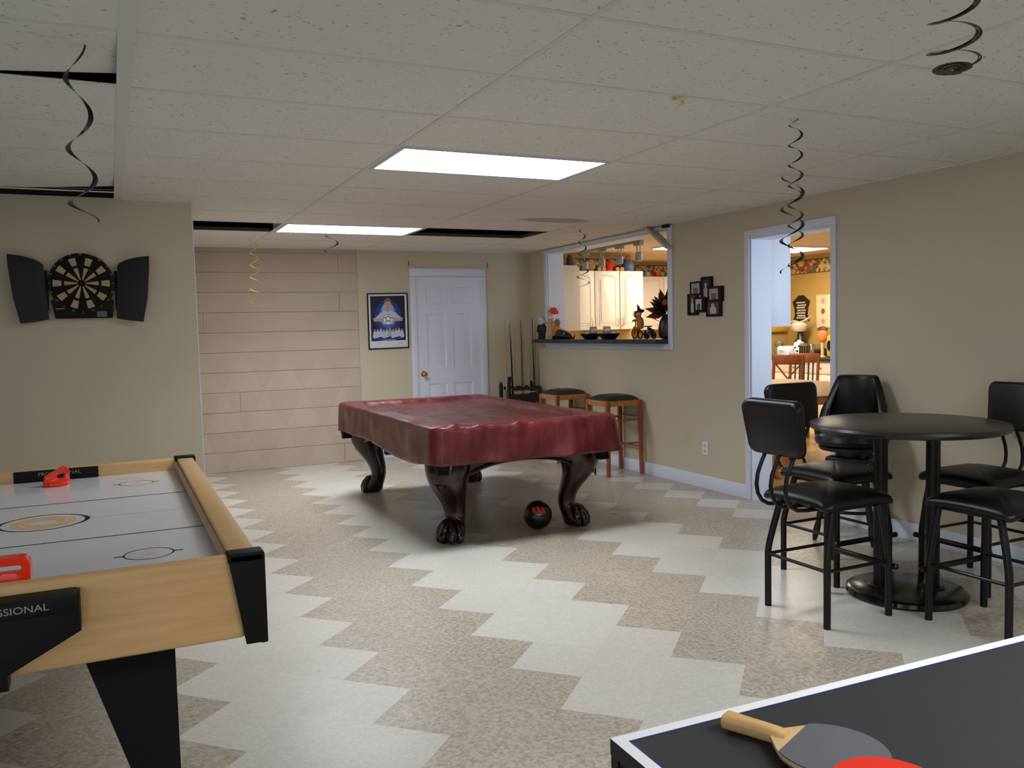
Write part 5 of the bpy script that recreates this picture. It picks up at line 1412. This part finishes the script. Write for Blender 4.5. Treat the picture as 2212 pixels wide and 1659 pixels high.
for y_, r_ in ((6.605, .03), (6.495, .03)):
    b = MB(); b.tube([(4.5, y_+r_*math.cos(2*PI*k/20), zs_+.036+r_*math.sin(2*PI*k/20)) for k in range(20)], .0065, 6, closed=True); b.cyl((4.49, y_, zs_+.036), (4.51, y_, zs_+.036), .016, seg=14); b.build('wheel', MATTE, g6)
b = MB(); b.box(4.482, 6.515, zs_+.035, 4.518, 6.59, zs_+.085, bev=.01); b.tube([(4.5, 6.605, zs_+.04), (4.5, 6.59, zs_+.10), (4.5, 6.583, zs_+.12)], .006, 6); b.tube([(4.46, 6.585, zs_+.118), (4.54, 6.585, zs_+.118)], .005, 6); b.ball((4.5, 6.565, zs_+.095), .026, (.7, 1.3, .6), 12); b.ball((4.5, 6.515, zs_+.085), .022, (.8, 1.6, .4), 10); b.build('motorcycle_body', FOIL, g6)
b = MB(); b.cyl((4.474, 6.56, zs_+.075), (4.478, 6.56, zs_+.075), .018, seg=14); b.cyl((4.474, 6.515, zs_+.03), (4.48, 6.515, zs_+.03), .012, seg=12); b.build('chrome_discs', mat('toy_chrome', rgb(170, 170, 175), .2, metal=.8), g6)
# autumn arrangement
g7 = thing('autumn_arrangement', 'dark pot of autumn leaves and feathers at the right end of the hatch counter', 'plant', (4.635, 6.475, zs_))
x, y = 4.635, 6.475
b = MB(); b.lathe([(.05, 0), (.075, .02), (.085, .09), (.07, .16), (.05, .20), (.055, .215), (0, .205)], (x, y, zs_), 18); b.build('pot', mat('pot_brown', rgb(54, 32, 20), .35, var=.5, vscale=18.), g7)
b = MB(); random.seed(11)
LM = [mat('leaf_dark', rgb(26, 26, 24), .7), mat('leaf_rust', rgb(128, 56, 24), .7), mat('leaf_orange', rgb(186, 74, 28), .7), mat('leaf_brown', rgb(72, 40, 26), .7)]
for k in range(150):
    a = random.uniform(0, 2*PI); e = random.uniform(-.25, 1.25); L = random.uniform(.09, .20)
    d_ = Vector((math.cos(a)*math.cos(e)*.75, math.sin(a)*math.cos(e)*1.0, math.sin(e)*1.05))
    c_ = Vector((x, y+.01, zs_+.235))+d_*random.uniform(.02, .07)
    tip = c_+d_*L
    if tip.y < 6.335: tip.y = 6.335
    if c_.y < 6.335: c_.y = 6.335
    sd = d_.cross(Vector((random.uniform(-1, 1), random.uniform(-1, 1), random.uniform(-1, 1)))).normalized()*L*random.uniform(.14, .24)
    m1 = c_.lerp(tip, .45); b.mi = random.choice((0, 0, 1, 3, 3, 2, 0))
    p = [c_, m1+sd, tip, m1-sd]
    for q in p: q.y = max(q.y, 6.33)
    b.poly(p)
b.build('leaves', LM, g7)['kind'] = 'stuff'
b = MB()
for dy, dz, L in ((.16, .22, .11), (.14, .25, .12), (.09, .29, .09), (.20, .17, .08)):
    b.tube([(x-.03, y+dy*.4, zs_+dz-.01), (x-.035, y+dy*.8, zs_+dz+.02), (x-.035, y+dy*.8+L*.8, zs_+dz+L*.38)], [.003, .012, .002], 6, flat=.3)
b.build('feathers', mat('feather_grey', rgb(120, 122, 116), .7), g7)
b = MB(); b.ball((x-.06, y-.06, zs_+.33), .03, seg=12); b.build('berry', LM[2], g7)
# ------------------------------------------------------------------ light and camera
w = bpy.data.worlds.new('sky'); bpy.context.scene.world = w; w.use_nodes = True
bg = w.node_tree.nodes['Background']; bg.inputs[0].default_value = (.62, .78, 1., 1); bg.inputs[1].default_value = 1.0
def area(name, loc, rot, sx, sy, power, col):
    l = bpy.data.lights.new(name, 'AREA'); l.shape = 'RECTANGLE'; l.size = sx; l.size_y = sy; l.energy = power; l.color = col
    o = bpy.data.objects.new(name, l); C.objects.link(o); o.location = loc; o.rotation_euler = rot
    return o
area('daylight_left', (XL-.2, (W0+W1)/2, (WZ0+WZ1)/2), (0, R(-90), 0), WZ1-WZ0, W1-W0, 24., (.78, .88, 1.))
area('daylight_behind', ((V0+V1)/2, YF-.2, (.3+WZ1)/2), (R(90), 0, 0), V1-V0, WZ1-.3, 18., (.78, .88, 1.))
area('daylight_kitchen', (6.3, 3.45, 1.5), (R(90), 0, 0), 2.2, 1.2, 30., (.62, .80, 1.))
cam = bpy.data.cameras.new('camera'); co = bpy.data.objects.new('camera', cam); C.objects.link(co)
f, yaw, pitch, roll, ch_ = 1835.209, .439364725, .0640391811, -.0236449023, 1.39416193
fw = Vector((math.sin(yaw)*math.cos(pitch), math.cos(yaw)*math.cos(pitch), -math.sin(pitch)))
r0 = Vector((math.cos(yaw), -math.sin(yaw), 0)); u0 = r0.cross(fw)
r1 = r0*math.cos(roll)+u0*math.sin(roll); u1 = u0*math.cos(roll)-r0*math.sin(roll)
co.matrix_world = Matrix(((r1.x, u1.x, -fw.x, 0), (r1.y, u1.y, -fw.y, 0), (r1.z, u1.z, -fw.z, ch_), (0, 0, 0, 1)))
cam.sensor_fit = 'HORIZONTAL'; cam.sensor_width = 36.; cam.lens = f/2212*36; cam.clip_start = .05
sc = bpy.context.scene; sc.camera = co
vs = sc.view_settings; vs.view_transform = 'Standard'; vs.look = 'None'; vs.gamma = 1.; vs.use_curve_mapping = False
vs.exposure = .42
sc.cycles.max_bounces = 8; sc.cycles.diffuse_bounces = 5; sc.cycles.sample_clamp_indirect = 4.
